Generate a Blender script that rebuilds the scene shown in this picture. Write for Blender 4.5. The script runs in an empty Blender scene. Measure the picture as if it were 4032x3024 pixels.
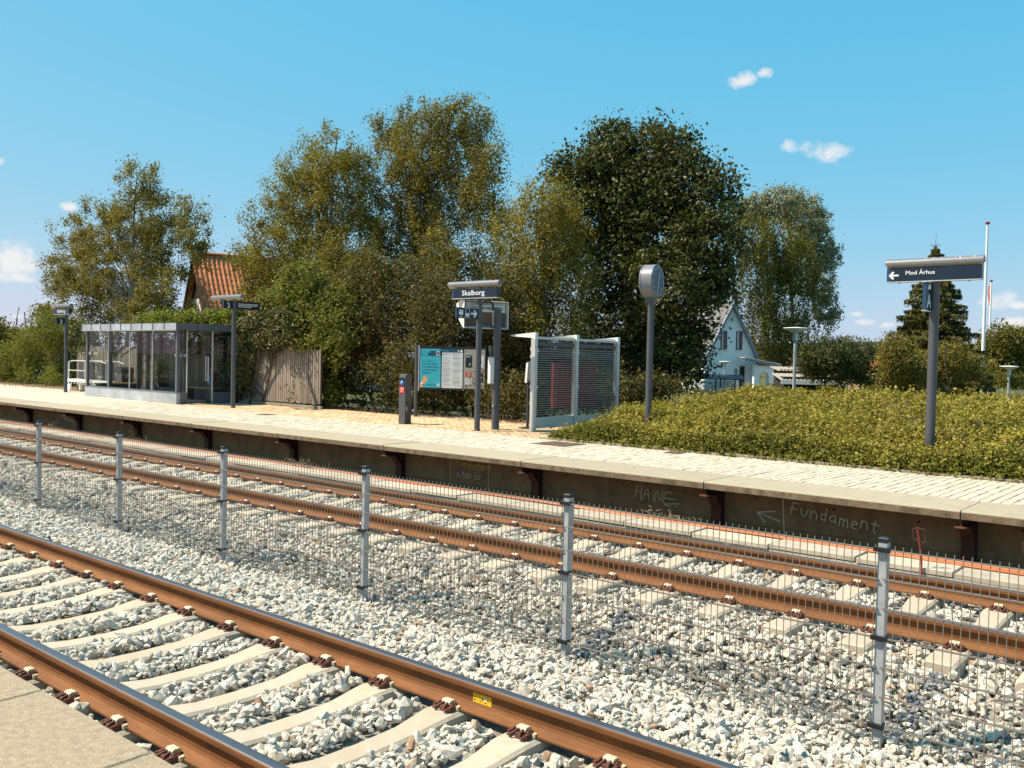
import bpy, math, random
import numpy as np
from mathutils import Matrix, Vector

random.seed(7)
RNG = np.random.default_rng(11)
SC = bpy.context.scene
COL = SC.collection
PI = math.pi

# ------------------------------------------------------------------ camera
cam = bpy.data.cameras.new('camera')
cam.sensor_width = 36.0
cam.lens = 31.944
cam.clip_start = 0.05
cam.clip_end = 3000.0
camo = bpy.data.objects.new('camera', cam)
COL.objects.link(camo)
_r = Vector((0.76631343, 0.64208902, 0.02203238))
_u = Vector((-0.0338381, 0.00609142, 0.99940876))
_f = Vector((-0.64157518, 0.76660589, -0.02639501))
camo.matrix_world = Matrix((
    (_r.x, _u.x, -_f.x, 0.0),
    (_r.y, _u.y, -_f.y, 0.0),
    (_r.z, _u.z, -_f.z, 1.565),
    (0, 0, 0, 1)))
SC.camera = camo

# ------------------------------------------------------------------ sun, sky, exposure
SUN_EL, SUN_AZ = math.radians(54.0), math.radians(40.0)      # AZ: where shadows point, from the track axis +X towards +Y
LDIR = Vector((math.cos(SUN_AZ) * math.cos(SUN_EL), math.sin(SUN_AZ) * math.cos(SUN_EL), -math.sin(SUN_EL)))
sun = bpy.data.lights.new('sun', 'SUN')
sun.energy = 5.0
sun.angle = math.radians(0.53)
sun.color = (1.0, 0.88, 0.70)
suno = bpy.data.objects.new('sun', sun)
COL.objects.link(suno)
suno.rotation_euler = LDIR.to_track_quat('-Z', 'Y').to_euler()
suno.location = (-30, -25, 60)

world = bpy.data.worlds.new('World')
SC.world = world
world.use_nodes = True
SC.view_settings.view_transform = 'Standard'
SC.view_settings.look = 'None'
SC.view_settings.exposure = 0.7
SC.view_settings.gamma = 1.0
SC.view_settings.use_curve_mapping = False


def build_world():
    nt = world.node_tree
    nt.nodes.clear()
    N, L = nt.nodes.new, nt.links.new
    out = N('ShaderNodeOutputWorld')
    bg = N('ShaderNodeBackground')
    bg.inputs['Strength'].default_value = 0.098
    sky = N('ShaderNodeTexSky')
    sky.sky_type = 'NISHITA'
    sky.sun_disc = False
    sky.sun_elevation = SUN_EL
    sky.sun_rotation = math.atan2(-LDIR.x, -LDIR.y)
    sky.altitude = 0
    sky.air_density = 1.0
    sky.dust_density = 0.6
    sky.ozone_density = 2.0
    # the photograph's sky: same Nishita sky, its channels flattened as a phone camera does
    sep = N('ShaderNodeSeparateColor')
    L(sky.outputs[0], sep.inputs[0])
    com = N('ShaderNodeCombineColor')
    for ch, (gain, gam) in enumerate(((0.54, 1.15), (2.55, 0.30), (4.45, 0.10))):
        pw = N('ShaderNodeMath')
        pw.operation = 'POWER'
        L(sep.outputs[ch], pw.inputs[0])
        pw.inputs[1].default_value = gam
        ml = N('ShaderNodeMath')
        ml.operation = 'MULTIPLY'
        L(pw.outputs[0], ml.inputs[0])
        ml.inputs[1].default_value = gain
        L(ml.outputs[0], com.inputs[ch])
    # small fair-weather clouds, each a direction in the sky with a width and a height
    clouds = [
        ((-0.9283, 0.3617, 0.0862), 0.0266, 0.0168), ((-0.9244, 0.373, 0.0797), 0.0200, 0.0100),
        ((-0.9292, 0.3634, 0.0681), 0.0220, 0.0060), ((-0.9046, 0.4026, 0.1402), 0.0075, 0.005),
        ((-0.4213, 0.8596, 0.289), 0.0168, 0.0073), ((-0.4029, 0.8668, 0.2939), 0.0084, 0.0056),
        ((-0.3771, 0.8993, 0.2217), 0.0230, 0.0083), ((-0.3547, 0.9098, 0.2156), 0.0262, 0.0095),
        ((-0.2084, 0.9757, 0.068), 0.0190, 0.0080), ((-0.1883, 0.98, 0.0636), 0.0112, 0.0042),
        ((-0.3304, 0.9423, 0.0546), 0.0066, 0.0030), ((-0.3234, 0.9451, 0.0463), 0.0168, 0.0039),
        ((-0.3005, 0.9527, 0.0444), 0.0112, 0.0045), ((-0.1932, 0.98, 0.0466), 0.0224, 0.005),
        ((-0.9304, 0.3653, 0.0317), 0.0168, 0.0026), ((-0.9218, 0.3462, 0.1745), 0.0056, 0.0045)]
    tc = N('ShaderNodeTexCoord')
    nz = N('ShaderNodeTexNoise')
    nz.inputs['Scale'].default_value = 38.0
    nz.inputs['Detail'].default_value = 7.0
    nz.inputs['Roughness'].default_value = 0.62
    L(tc.outputs['Generated'], nz.inputs['Vector'])

    def math_(op, a, b=None):
        m = N('ShaderNodeMath')
        m.operation = op
        for i, x in enumerate((a, b)):
            if x is None:
                continue
            if isinstance(x, (int, float)):
                m.inputs[i].default_value = x
            else:
                L(x, m.inputs[i])
        return m.outputs[0]

    def dot(vec):
        d = N('ShaderNodeVectorMath')
        d.operation = 'DOT_PRODUCT'
        L(tc.outputs['Generated'], d.inputs[0])
        d.inputs[1].default_value = vec
        return d.outputs['Value']
    acc = None
    for d, w, h in clouds:
        dv = Vector(d).normalized()
        rt = dv.cross(Vector((0, 0, 1))).normalized()
        up = rt.cross(dv).normalized()
        a = math_('DIVIDE', dot(rt), w)
        b = math_('DIVIDE', dot(up), h)
        q = math_('ADD', math_('MULTIPLY', a, a), math_('MULTIPLY', b, b))
        fr = math_('SUBTRACT', 1.0, math_('POWER', q, 0.6))
        front = math_('GREATER_THAN', dot(dv), 0.5)
        fr = math_('MULTIPLY', math_('ADD', fr, 3.0), front)
        acc = fr if acc is None else math_('MAXIMUM', acc, fr)
    acc = math_('SUBTRACT', acc, 3.0)
    s = math_('ADD', acc, math_('MULTIPLY', math_('SUBTRACT', nz.outputs['Fac'], 0.52), 4.2))
    ramp = N('ShaderNodeMapRange')
    ramp.inputs['From Min'].default_value = -0.15
    ramp.inputs['From Max'].default_value = 0.85
    L(s, ramp.inputs['Value'])
    ramp.clamp = True
    mx = N('ShaderNodeMix')
    mx.data_type = 'RGBA'
    L(math_('MULTIPLY', ramp.outputs[0], 0.85), mx.inputs[0])
    L(com.outputs[0], mx.inputs[6])
    mx.inputs[7].default_value = (5.9, 5.75, 5.6, 1)
    L(mx.outputs[2], bg.inputs['Color'])
    L(bg.outputs[0], out.inputs['Surface'])


build_world()

# ------------------------------------------------------------------ materials
MATS = {}


def _nodes(name):
    m = bpy.data.materials.new(name)
    m.use_nodes = True
    nt = m.node_tree
    nt.nodes.clear()
    out = nt.nodes.new('ShaderNodeOutputMaterial')
    b = nt.nodes.new('ShaderNodeBsdfPrincipled')
    nt.links.new(b.outputs[0], out.inputs['Surface'])
    MATS[name] = m
    return m, nt, b, out


def mat(name, col, rough=0.6, metal=0.0, var=0.12, scale=6.0, bump=0.0, bscale=60.0, spec=0.4, rnd=0.0,
        stain=None, sscale=1.5, samt=0.5, slo=0.5, shi=0.7, isl=0.0, stretch=None):
    """Procedural surface: a base colour broken up by noise, an optional stain colour, fine relief."""
    m, nt, b, out = _nodes(name)
    N, L = nt.nodes.new, nt.links.new
    tc = N('ShaderNodeTexCoord')
    vec = tc.outputs['Object']
    if stretch:
        mp = N('ShaderNodeMapping')
        mp.inputs['Scale'].default_value = stretch
        L(vec, mp.inputs['Vector'])
        vec = mp.outputs[0]
    nz = N('ShaderNodeTexNoise')
    nz.inputs['Scale'].default_value = scale
    nz.inputs['Detail'].default_value = 6.0
    nz.inputs['Roughness'].default_value = 0.65
    L(vec, nz.inputs['Vector'])
    rp = N('ShaderNodeValToRGB')
    rp.color_ramp.elements[0].position = 0.25
    rp.color_ramp.elements[1].position = 0.75
    rp.color_ramp.elements[0].color = tuple(c * (1 - var) for c in col) + (1,)
    rp.color_ramp.elements[1].color = tuple(min(1, c * (1 + var)) for c in col) + (1,)
    L(nz.outputs['Fac'], rp.inputs['Fac'])
    c = rp.outputs['Color']
    if stain:
        n2 = N('ShaderNodeTexNoise')
        n2.inputs['Scale'].default_value = sscale
        n2.inputs['Detail'].default_value = 8.0
        n2.inputs['Roughness'].default_value = 0.7
        L(vec, n2.inputs['Vector'])
        mr = N('ShaderNodeMapRange')
        mr.inputs['From Min'].default_value = slo
        mr.inputs['From Max'].default_value = shi
        mr.inputs['To Max'].default_value = samt
        L(n2.outputs['Fac'], mr.inputs['Value'])
        mx = N('ShaderNodeMix')
        mx.data_type = 'RGBA'
        L(mr.outputs[0], mx.inputs[0])
        L(c, mx.inputs[6])
        mx.inputs[7].default_value = tuple(stain) + (1,)
        c = mx.outputs[2]
    for amt, src in ((rnd, 'obj'), (isl, 'isl')):
        if not amt:
            continue
        if src == 'obj':
            o = N('ShaderNodeObjectInfo').outputs['Random']
        else:
            o = N('ShaderNodeNewGeometry').outputs['Random Per Island']
        mr = N('ShaderNodeMapRange')
        mr.inputs['To Min'].default_value = 1 - amt
        mr.inputs['To Max'].default_value = 1 + amt
        L(o, mr.inputs['Value'])
        mx = N('ShaderNodeMix')
        mx.data_type = 'RGBA'
        mx.blend_type = 'MULTIPLY'
        mx.inputs[0].default_value = 1.0
        L(c, mx.inputs[6])
        L(mr.outputs[0], mx.inputs[7])
        c = mx.outputs[2]
    L(c, b.inputs['Base Color'])
    b.inputs['Roughness'].default_value = rough
    b.inputs['Metallic'].default_value = metal
    b.inputs['Specular IOR Level'].default_value = spec
    if bump:
        n3 = N('ShaderNodeTexNoise')
        n3.inputs['Scale'].default_value = bscale
        n3.inputs['Detail'].default_value = 5.0
        L(vec, n3.inputs['Vector'])
        bp = N('ShaderNodeBump')
        bp.inputs['Strength'].default_value = bump
        bp.inputs['Distance'].default_value = 0.01
        L(n3.outputs['Fac'], bp.inputs['Height'])
        L(bp.outputs[0], b.inputs['Normal'])
    return m


def leafmat(name, cols, trans=0.3, rough=0.6, spec=0.12):
    """Leaves: a colour picked per leaf from a ramp, some light passing through."""
    m, nt, b, out = _nodes(name)
    N, L = nt.nodes.new, nt.links.new
    g = N('ShaderNodeNewGeometry')
    rp = N('ShaderNodeValToRGB')
    el = rp.color_ramp.elements
    while len(el) < len(cols):
        el.new(0.5)
    for i, c in enumerate(cols):
        el[i].position = i / (len(cols) - 1)
        el[i].color = tuple(c) + (1,)
    L(g.outputs['Random Per Island'], rp.inputs['Fac'])
    tc = N('ShaderNodeTexCoord')
    nz = N('ShaderNodeTexNoise')
    nz.inputs['Scale'].default_value = 1.1
    nz.inputs['Detail'].default_value = 3.0
    L(tc.outputs['Object'], nz.inputs['Vector'])
    mr = N('ShaderNodeMapRange')
    mr.inputs['From Min'].default_value = 0.3
    mr.inputs['From Max'].default_value = 0.7
    mr.inputs['To Min'].default_value = 0.7
    mr.inputs['To Max'].default_value = 1.25
    L(nz.outputs['Fac'], mr.inputs['Value'])
    mx = N('ShaderNodeMix')
    mx.data_type = 'RGBA'
    mx.blend_type = 'MULTIPLY'
    mx.inputs[0].default_value = 1.0
    L(rp.outputs[0], mx.inputs[6])
    L(mr.outputs[0], mx.inputs[7])
    L(mx.outputs[2], b.inputs['Base Color'])
    b.inputs['Roughness'].default_value = rough
    b.inputs['Specular IOR Level'].default_value = spec
    tr = N('ShaderNodeBsdfTranslucent')
    t2 = N('ShaderNodeMix')
    t2.data_type = 'RGBA'
    t2.blend_type = 'MULTIPLY'
    t2.inputs[0].default_value = 1.0
    L(mx.outputs[2], t2.inputs[6])
    t2.inputs[7].default_value = (1.25, 1.3, 0.5, 1)
    L(t2.outputs[2], tr.inputs['Color'])
    ms = N('ShaderNodeMixShader')
    ms.inputs[0].default_value = trans
    L(b.outputs[0], ms.inputs[1])
    L(tr.outputs[0], ms.inputs[2])
    L(ms.outputs[0], out.inputs['Surface'])
    return m


def stonemat(name, cols, tint=None):
    """Crushed granite: a colour per stone, faint veins, rust dust close to the rails."""
    m, nt, b, out = _nodes(name)
    N, L = nt.nodes.new, nt.links.new
    g = N('ShaderNodeNewGeometry')
    oi = N('ShaderNodeObjectInfo')
    ad = N('ShaderNodeMath')
    ad.operation = 'ADD'
    L(g.outputs['Random Per Island'], ad.inputs[0])
    L(oi.outputs['Random'], ad.inputs[1])
    fr = N('ShaderNodeMath')
    fr.operation = 'FRACT'
    L(ad.outputs[0], fr.inputs[0])
    rp = N('ShaderNodeValToRGB')
    el = rp.color_ramp.elements
    while len(el) < len(cols):
        el.new(0.5)
    for i, (p, c) in enumerate(cols):
        el[i].position = p
        el[i].color = tuple(c) + (1,)
    L(fr.outputs[0], rp.inputs['Fac'])
    nz = N('ShaderNodeTexNoise')
    nz.inputs['Scale'].default_value = 45.0
    nz.inputs['Detail'].default_value = 5.0
    L(g.outputs['Position'], nz.inputs['Vector'])
    mr = N('ShaderNodeMapRange')
    mr.inputs['From Min'].default_value = 0.3
    mr.inputs['From Max'].default_value = 0.7
    mr.inputs['To Min'].default_value = 0.78
    mr.inputs['To Max'].default_value = 1.15
    L(nz.outputs['Fac'], mr.inputs['Value'])
    mx = N('ShaderNodeMix')
    mx.data_type = 'RGBA'
    mx.blend_type = 'MULTIPLY'
    mx.inputs[0].default_value = 1.0
    L(rp.outputs[0], mx.inputs[6])
    L(mr.outputs[0], mx.inputs[7])
    L(mx.outputs[2], b.inputs['Base Color'])
    b.inputs['Roughness'].default_value = 0.85
    b.inputs['Specular IOR Level'].default_value = 0.2
    n3 = N('ShaderNodeTexNoise')
    n3.inputs['Scale'].default_value = 110.0
    L(g.outputs['Position'], n3.inputs['Vector'])
    bp = N('ShaderNodeBump')
    bp.inputs['Strength'].default_value = 0.35
    bp.inputs['Distance'].default_value = 0.006
    L(n3.outputs['Fac'], bp.inputs['Height'])
    L(bp.outputs[0], b.inputs['Normal'])
    return m


def glassmat(name, tint=(0.8, 0.86, 0.86), refl=0.09):
    """Thin pane: mostly see-through, mirror reflection by angle."""
    m = bpy.data.materials.new(name)
    m.use_nodes = True
    nt = m.node_tree
    nt.nodes.clear()
    N, L = nt.nodes.new, nt.links.new
    out = N('ShaderNodeOutputMaterial')
    t = N('ShaderNodeBsdfTransparent')
    t.inputs['Color'].default_value = tint + (1,)
    gl = N('ShaderNodeBsdfGlossy')
    gl.inputs['Roughness'].default_value = 0.02
    lw = N('ShaderNodeLayerWeight')
    lw.inputs['Blend'].default_value = 0.5
    pw = N('ShaderNodeMath')
    pw.operation = 'POWER'
    L(lw.outputs['Facing'], pw.inputs[0])
    pw.inputs[1].default_value = 4.0
    ml = N('ShaderNodeMath')
    ml.operation = 'MULTIPLY_ADD'
    L(pw.outputs[0], ml.inputs[0])
    ml.inputs[1].default_value = refl * 2.4
    ml.inputs[2].default_value = 0.015
    ms = N('ShaderNodeMixShader')
    L(ml.outputs[0], ms.inputs[0])
    L(t.outputs[0], ms.inputs[1])
    L(gl.outputs[0], ms.inputs[2])
    L(ms.outputs[0], out.inputs['Surface'])
    MATS[name] = m
    return m


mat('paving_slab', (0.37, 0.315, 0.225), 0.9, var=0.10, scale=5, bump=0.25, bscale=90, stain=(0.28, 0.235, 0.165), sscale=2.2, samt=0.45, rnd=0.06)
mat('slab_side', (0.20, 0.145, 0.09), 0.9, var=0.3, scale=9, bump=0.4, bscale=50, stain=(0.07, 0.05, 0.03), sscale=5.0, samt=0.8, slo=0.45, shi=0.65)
mat('near_slab', (0.31, 0.245, 0.165), 0.9, var=0.30, scale=26, bump=0.6, bscale=120, stain=(0.60, 0.52, 0.40), sscale=45, samt=0.75, slo=0.60, shi=0.66, rnd=0.05)
mat('paver', (0.48, 0.42, 0.325), 0.9, var=0.16, scale=8, bump=0.4, bscale=80, isl=0.12, rnd=0.12)
mat('paver_joint', (0.45, 0.39, 0.29), 0.95, var=0.2, scale=10)
mat('brick', (0.44, 0.30, 0.17), 0.9, var=0.18, scale=6, bump=0.3, bscale=90, isl=0.25, rnd=0.25, stain=(0.58, 0.48, 0.34), sscale=1.0, samt=0.7)
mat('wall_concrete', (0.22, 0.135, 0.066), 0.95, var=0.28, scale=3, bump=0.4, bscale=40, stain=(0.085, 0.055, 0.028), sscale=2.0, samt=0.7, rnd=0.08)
mat('trough_concrete', (0.45, 0.39, 0.30), 0.92, var=0.18, scale=7, bump=0.3, bscale=70, stain=(0.25, 0.21, 0.15), sscale=4, samt=0.7, rnd=0.12)
mat('rust_dark', (0.075, 0.028, 0.016), 0.85, var=0.35, scale=10, bump=0.3, bscale=60)
mat('rust_clip', (0.13, 0.045, 0.03), 0.7, var=0.3, scale=40, bump=0.2, bscale=120, rnd=0.2)
mat('rail_rust', (0.195, 0.080, 0.027), 0.75, var=0.28, scale=7, bump=0.25, bscale=140, stain=(0.13, 0.05, 0.02), sscale=3.0, samt=0.75, stretch=(0.5, 2, 2), spec=0.3)
mat('rail_top', (0.23, 0.20, 0.205), 0.33, metal=0.85, var=0.15, scale=5, stretch=(0.2, 30, 30), spec=0.5)
mat('sleeper_concrete', (0.47, 0.395, 0.30), 0.92, var=0.12, scale=8, bump=0.35, bscale=80, stain=(0.42, 0.30, 0.18), sscale=3.5, samt=0.6, rnd=0.08)
mat('insulator', (0.62, 0.52, 0.34), 0.6, var=0.1, scale=20)
mat('galvanised', (0.40, 0.42, 0.43), 0.42, metal=0.15, var=0.2, scale=14, stain=(0.30, 0.32, 0.33), sscale=9, samt=0.5)
mat('wire', (0.24, 0.20, 0.165), 0.5, metal=0.2, var=0.1)
mat('black_plastic', (0.012, 0.013, 0.016), 0.5, var=0.1)
mat('orange_cable', (0.62, 0.17, 0.05), 0.55, var=0.15, scale=4)
mat('red_paint', (0.26, 0.03, 0.02), 0.6, var=0.2, scale=10)
mat('pole_grey', (0.075, 0.078, 0.086), 0.42, var=0.12, scale=3, bump=0.05, spec=0.45)
mat('tube_grey', (0.16, 0.165, 0.175), 0.35, var=0.1, scale=3, spec=0.5)
mat('lamp_under', (0.45, 0.36, 0.24), 0.55, var=0.15, scale=6)
mat('sign_navy', (0.012, 0.022, 0.042), 0.3, var=0.08, scale=3)
mat('sign_blue_edge', (0.02, 0.06, 0.13), 0.35, var=0.08)
mat('sign_white', (0.80, 0.80, 0.78), 0.5, var=0.03)
mat('alu', (0.62, 0.60, 0.57), 0.38, metal=0.35, var=0.08, scale=5)
mat('slat_grey', (0.30, 0.28, 0.26), 0.5, var=0.08)
mat('zinc', (0.40, 0.43, 0.47), 0.42, metal=0.35, var=0.18, scale=2.0, stain=(0.62, 0.66, 0.72), sscale=1.1, samt=0.7, slo=0.45, shi=0.62)
mat('zinc_dark', (0.13, 0.14, 0.16), 0.45, metal=0.2, var=0.15, scale=2)
mat('steel_dark', (0.05, 0.055, 0.065), 0.4, metal=0.2, var=0.1)
mat('bench_wood', (0.30, 0.19, 0.08), 0.6, var=0.25, scale=6, stretch=(0.4, 5, 5))
mat('fence_wood', (0.26, 0.21, 0.17), 0.9, var=0.3, scale=5, bump=0.3, bscale=40, stretch=(5, 5, 0.5), rnd=0.22)
mat('dark_wood', (0.025, 0.02, 0.016), 0.9, var=0.3, scale=5, rnd=0.2)
mat('white_plaster', (0.80, 0.80, 0.80), 0.9, var=0.04, scale=2, bump=0.1, bscale=30)
mat('white_paint', (0.80, 0.79, 0.76), 0.5, var=0.04)
mat('grey_trim', (0.22, 0.24, 0.27), 0.7, var=0.1)
mat('roof_tile', (0.62, 0.21, 0.08), 0.8, var=0.18, scale=4, bump=0.2, rnd=0.16)
mat('ridge_tile', (0.45, 0.17, 0.08), 0.8, var=0.2, scale=4, rnd=0.1)
mat('fibre_roof', (0.30, 0.25, 0.20), 0.9, var=0.25, scale=5, bump=0.2, rnd=0.1)
mat('grey_tile', (0.15, 0.145, 0.14), 0.7, var=0.2, scale=6, rnd=0.2)
mat('window_frame', (0.16, 0.075, 0.055), 0.6, var=0.1)
mat('window_glass', (0.02, 0.022, 0.025), 0.08, var=0.05, spec=0.6)
mat('soil', (0.10, 0.065, 0.035), 1.0, var=0.4, scale=4, bump=0.5, bscale=30)
mat('dry_litter', (0.20, 0.14, 0.075), 1.0, var=0.5, scale=9, bump=0.6, bscale=40)
mat('grass', (0.07, 0.075, 0.022), 1.0, var=0.4, scale=1.2, bump=0.5, bscale=25)
mat('far_wood', (0.035, 0.042, 0.02), 1.0, var=0.5, scale=0.25, bump=0.6, bscale=1)
mat('ballast_bed', (0.24, 0.22, 0.19), 1.0, var=0.55, scale=22, bump=1.0, bscale=24)
mat('bark', (0.085, 0.065, 0.045), 0.95, var=0.4, scale=9, bump=0.5, bscale=25, stretch=(1, 1, 0.25))
mat('birch_bark', (0.30, 0.27, 0.22), 0.9, var=0.3, scale=3, bump=0.3, bscale=25, stain=(0.03, 0.025, 0.02), sscale=4, samt=0.9, stretch=(1, 1, 3))
mat('twig', (0.06, 0.04, 0.025), 0.95, var=0.3, scale=8)
mat('iron_cover', (0.12, 0.075, 0.05), 0.8, var=0.3, scale=10, bump=0.3)
mat('kerb_stone', (0.26, 0.22, 0.16), 0.95, var=0.25, scale=9, bump=0.4, bscale=60, rnd=0.12)
mat('chalk', (0.50, 0.45, 0.32), 0.9, var=0.15, scale=30)
mat('chalk_yellow', (0.52, 0.46, 0.12), 0.9, var=0.15, scale=30)
mat('poster_teal', (0.045, 0.40, 0.50), 0.35, var=0.03)
mat('poster_dark_teal', (0.008, 0.075, 0.115), 0.4, var=0.03)
mat('poster_mid_teal', (0.03, 0.24, 0.31), 0.4, var=0.03)
mat('poster_paper', (0.66, 0.67, 0.67), 0.5, var=0.03)
mat('poster_line', (0.30, 0.31, 0.33), 0.5, var=0.05)
mat('poster_beige', (0.34, 0.31, 0.27), 0.5, var=0.04)
mat('poster_black', (0.018, 0.018, 0.02), 0.35, var=0.1)
mat('poster_red', (0.50, 0.085, 0.03), 0.45, var=0.05)
mat('poster_skin', (0.68, 0.36, 0.16), 0.5, var=0.04)
mat('banner_red', (0.50, 0.05, 0.045), 0.5, var=0.1)
mat('yellow_label', (0.85, 0.52, 0.03), 0.45, var=0.05)
mat('label_ink', (0.10, 0.055, 0.01), 0.6, var=0.05)
mat('label_line', (0.50, 0.27, 0.01), 0.6, var=0.05)
mat('reader_blue', (0.10, 0.28, 0.62), 0.2, var=0.05)
mat('reader_red', (0.70, 0.06, 0.04), 0.4, var=0.05)
mat('clock_case', (0.19, 0.195, 0.215), 0.4, var=0.06)
mat('clock_face', (0.03, 0.05, 0.07), 0.3, var=0.2, scale=3, spec=0.25)
mat('display_case', (0.66, 0.65, 0.63), 0.45, var=0.05)
mat('display_brown', (0.13, 0.09, 0.075), 0.6, var=0.15)
mat('navy_roof', (0.012, 0.016, 0.026), 0.3, var=0.1)
mat('dirt_white', (0.62, 0.62, 0.6), 0.7, var=0.15, scale=8)
glassmat('glass', (0.93, 0.95, 0.95))
glassmat('glass_grey', (0.62, 0.65, 0.66))
leafmat('leaf_birch', [(0.10, 0.078, 0.016), (0.175, 0.140, 0.027), (0.24, 0.195, 0.042), (0.31, 0.255, 0.085)])
leafmat('leaf_birch_yellow', [(0.12, 0.094, 0.016), (0.20, 0.162, 0.027), (0.265, 0.218, 0.040), (0.33, 0.275, 0.08)])
leafmat('leaf_maple', [(0.032, 0.037, 0.010), (0.056, 0.062, 0.014), (0.088, 0.092, 0.022), (0.155, 0.148, 0.05)], trans=0.22, rough=0.45, spec=0.22)
leafmat('leaf_dark', [(0.050, 0.043, 0.014), (0.085, 0.072, 0.020), (0.125, 0.105, 0.030), (0.19, 0.16, 0.06)], trans=0.22)
leafmat('leaf_bush', [(0.085, 0.088, 0.018), (0.14, 0.145, 0.026), (0.195, 0.20, 0.038), (0.26, 0.255, 0.07)], trans=0.3)
leafmat('leaf_ivy', [(0.045, 0.048, 0.015), (0.08, 0.08, 0.021), (0.13, 0.125, 0.034), (0.20, 0.19, 0.075)], trans=0.15, rough=0.4, spec=0.3)
leafmat('leaf_vine', [(0.09, 0.105, 0.015), (0.145, 0.165, 0.022), (0.20, 0.22, 0.034), (0.26, 0.275, 0.06)], trans=0.35)
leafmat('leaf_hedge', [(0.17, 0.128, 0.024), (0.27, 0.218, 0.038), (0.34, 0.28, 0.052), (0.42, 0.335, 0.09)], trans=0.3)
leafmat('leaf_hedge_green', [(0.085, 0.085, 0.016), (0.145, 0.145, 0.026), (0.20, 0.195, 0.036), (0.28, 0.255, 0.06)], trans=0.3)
leafmat('leaf_willow', [(0.14, 0.135, 0.065), (0.22, 0.215, 0.115), (0.31, 0.30, 0.18), (0.42, 0.41, 0.29)], trans=0.2)
leafmat('leaf_weeping', [(0.075, 0.070, 0.016), (0.125, 0.112, 0.024), (0.17, 0.15, 0.032), (0.23, 0.20, 0.05)])
leafmat('leaf_spruce', [(0.06, 0.058, 0.016), (0.11, 0.102, 0.025), (0.165, 0.145, 0.038), (0.22, 0.185, 0.06)], trans=0.08)
STONE = [(0.0, (0.32, 0.28, 0.225)), (0.10, (0.45, 0.41, 0.345)), (0.40, (0.53, 0.485, 0.41)), (0.72, (0.60, 0.555, 0.475)),
         (0.93, (0.51, 0.45, 0.365)), (0.975, (0.40, 0.33, 0.24)), (0.993, (0.36, 0.22, 0.14))]
stonemat('stone', STONE)
stonemat('stone_blue', [(0.0, (0.075, 0.088, 0.115)), (0.35, (0.13, 0.15, 0.185)), (0.6, (0.22, 0.24, 0.265)), (0.8, (0.42, 0.41, 0.385)), (1.0, (0.10, 0.115, 0.145))])


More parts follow.
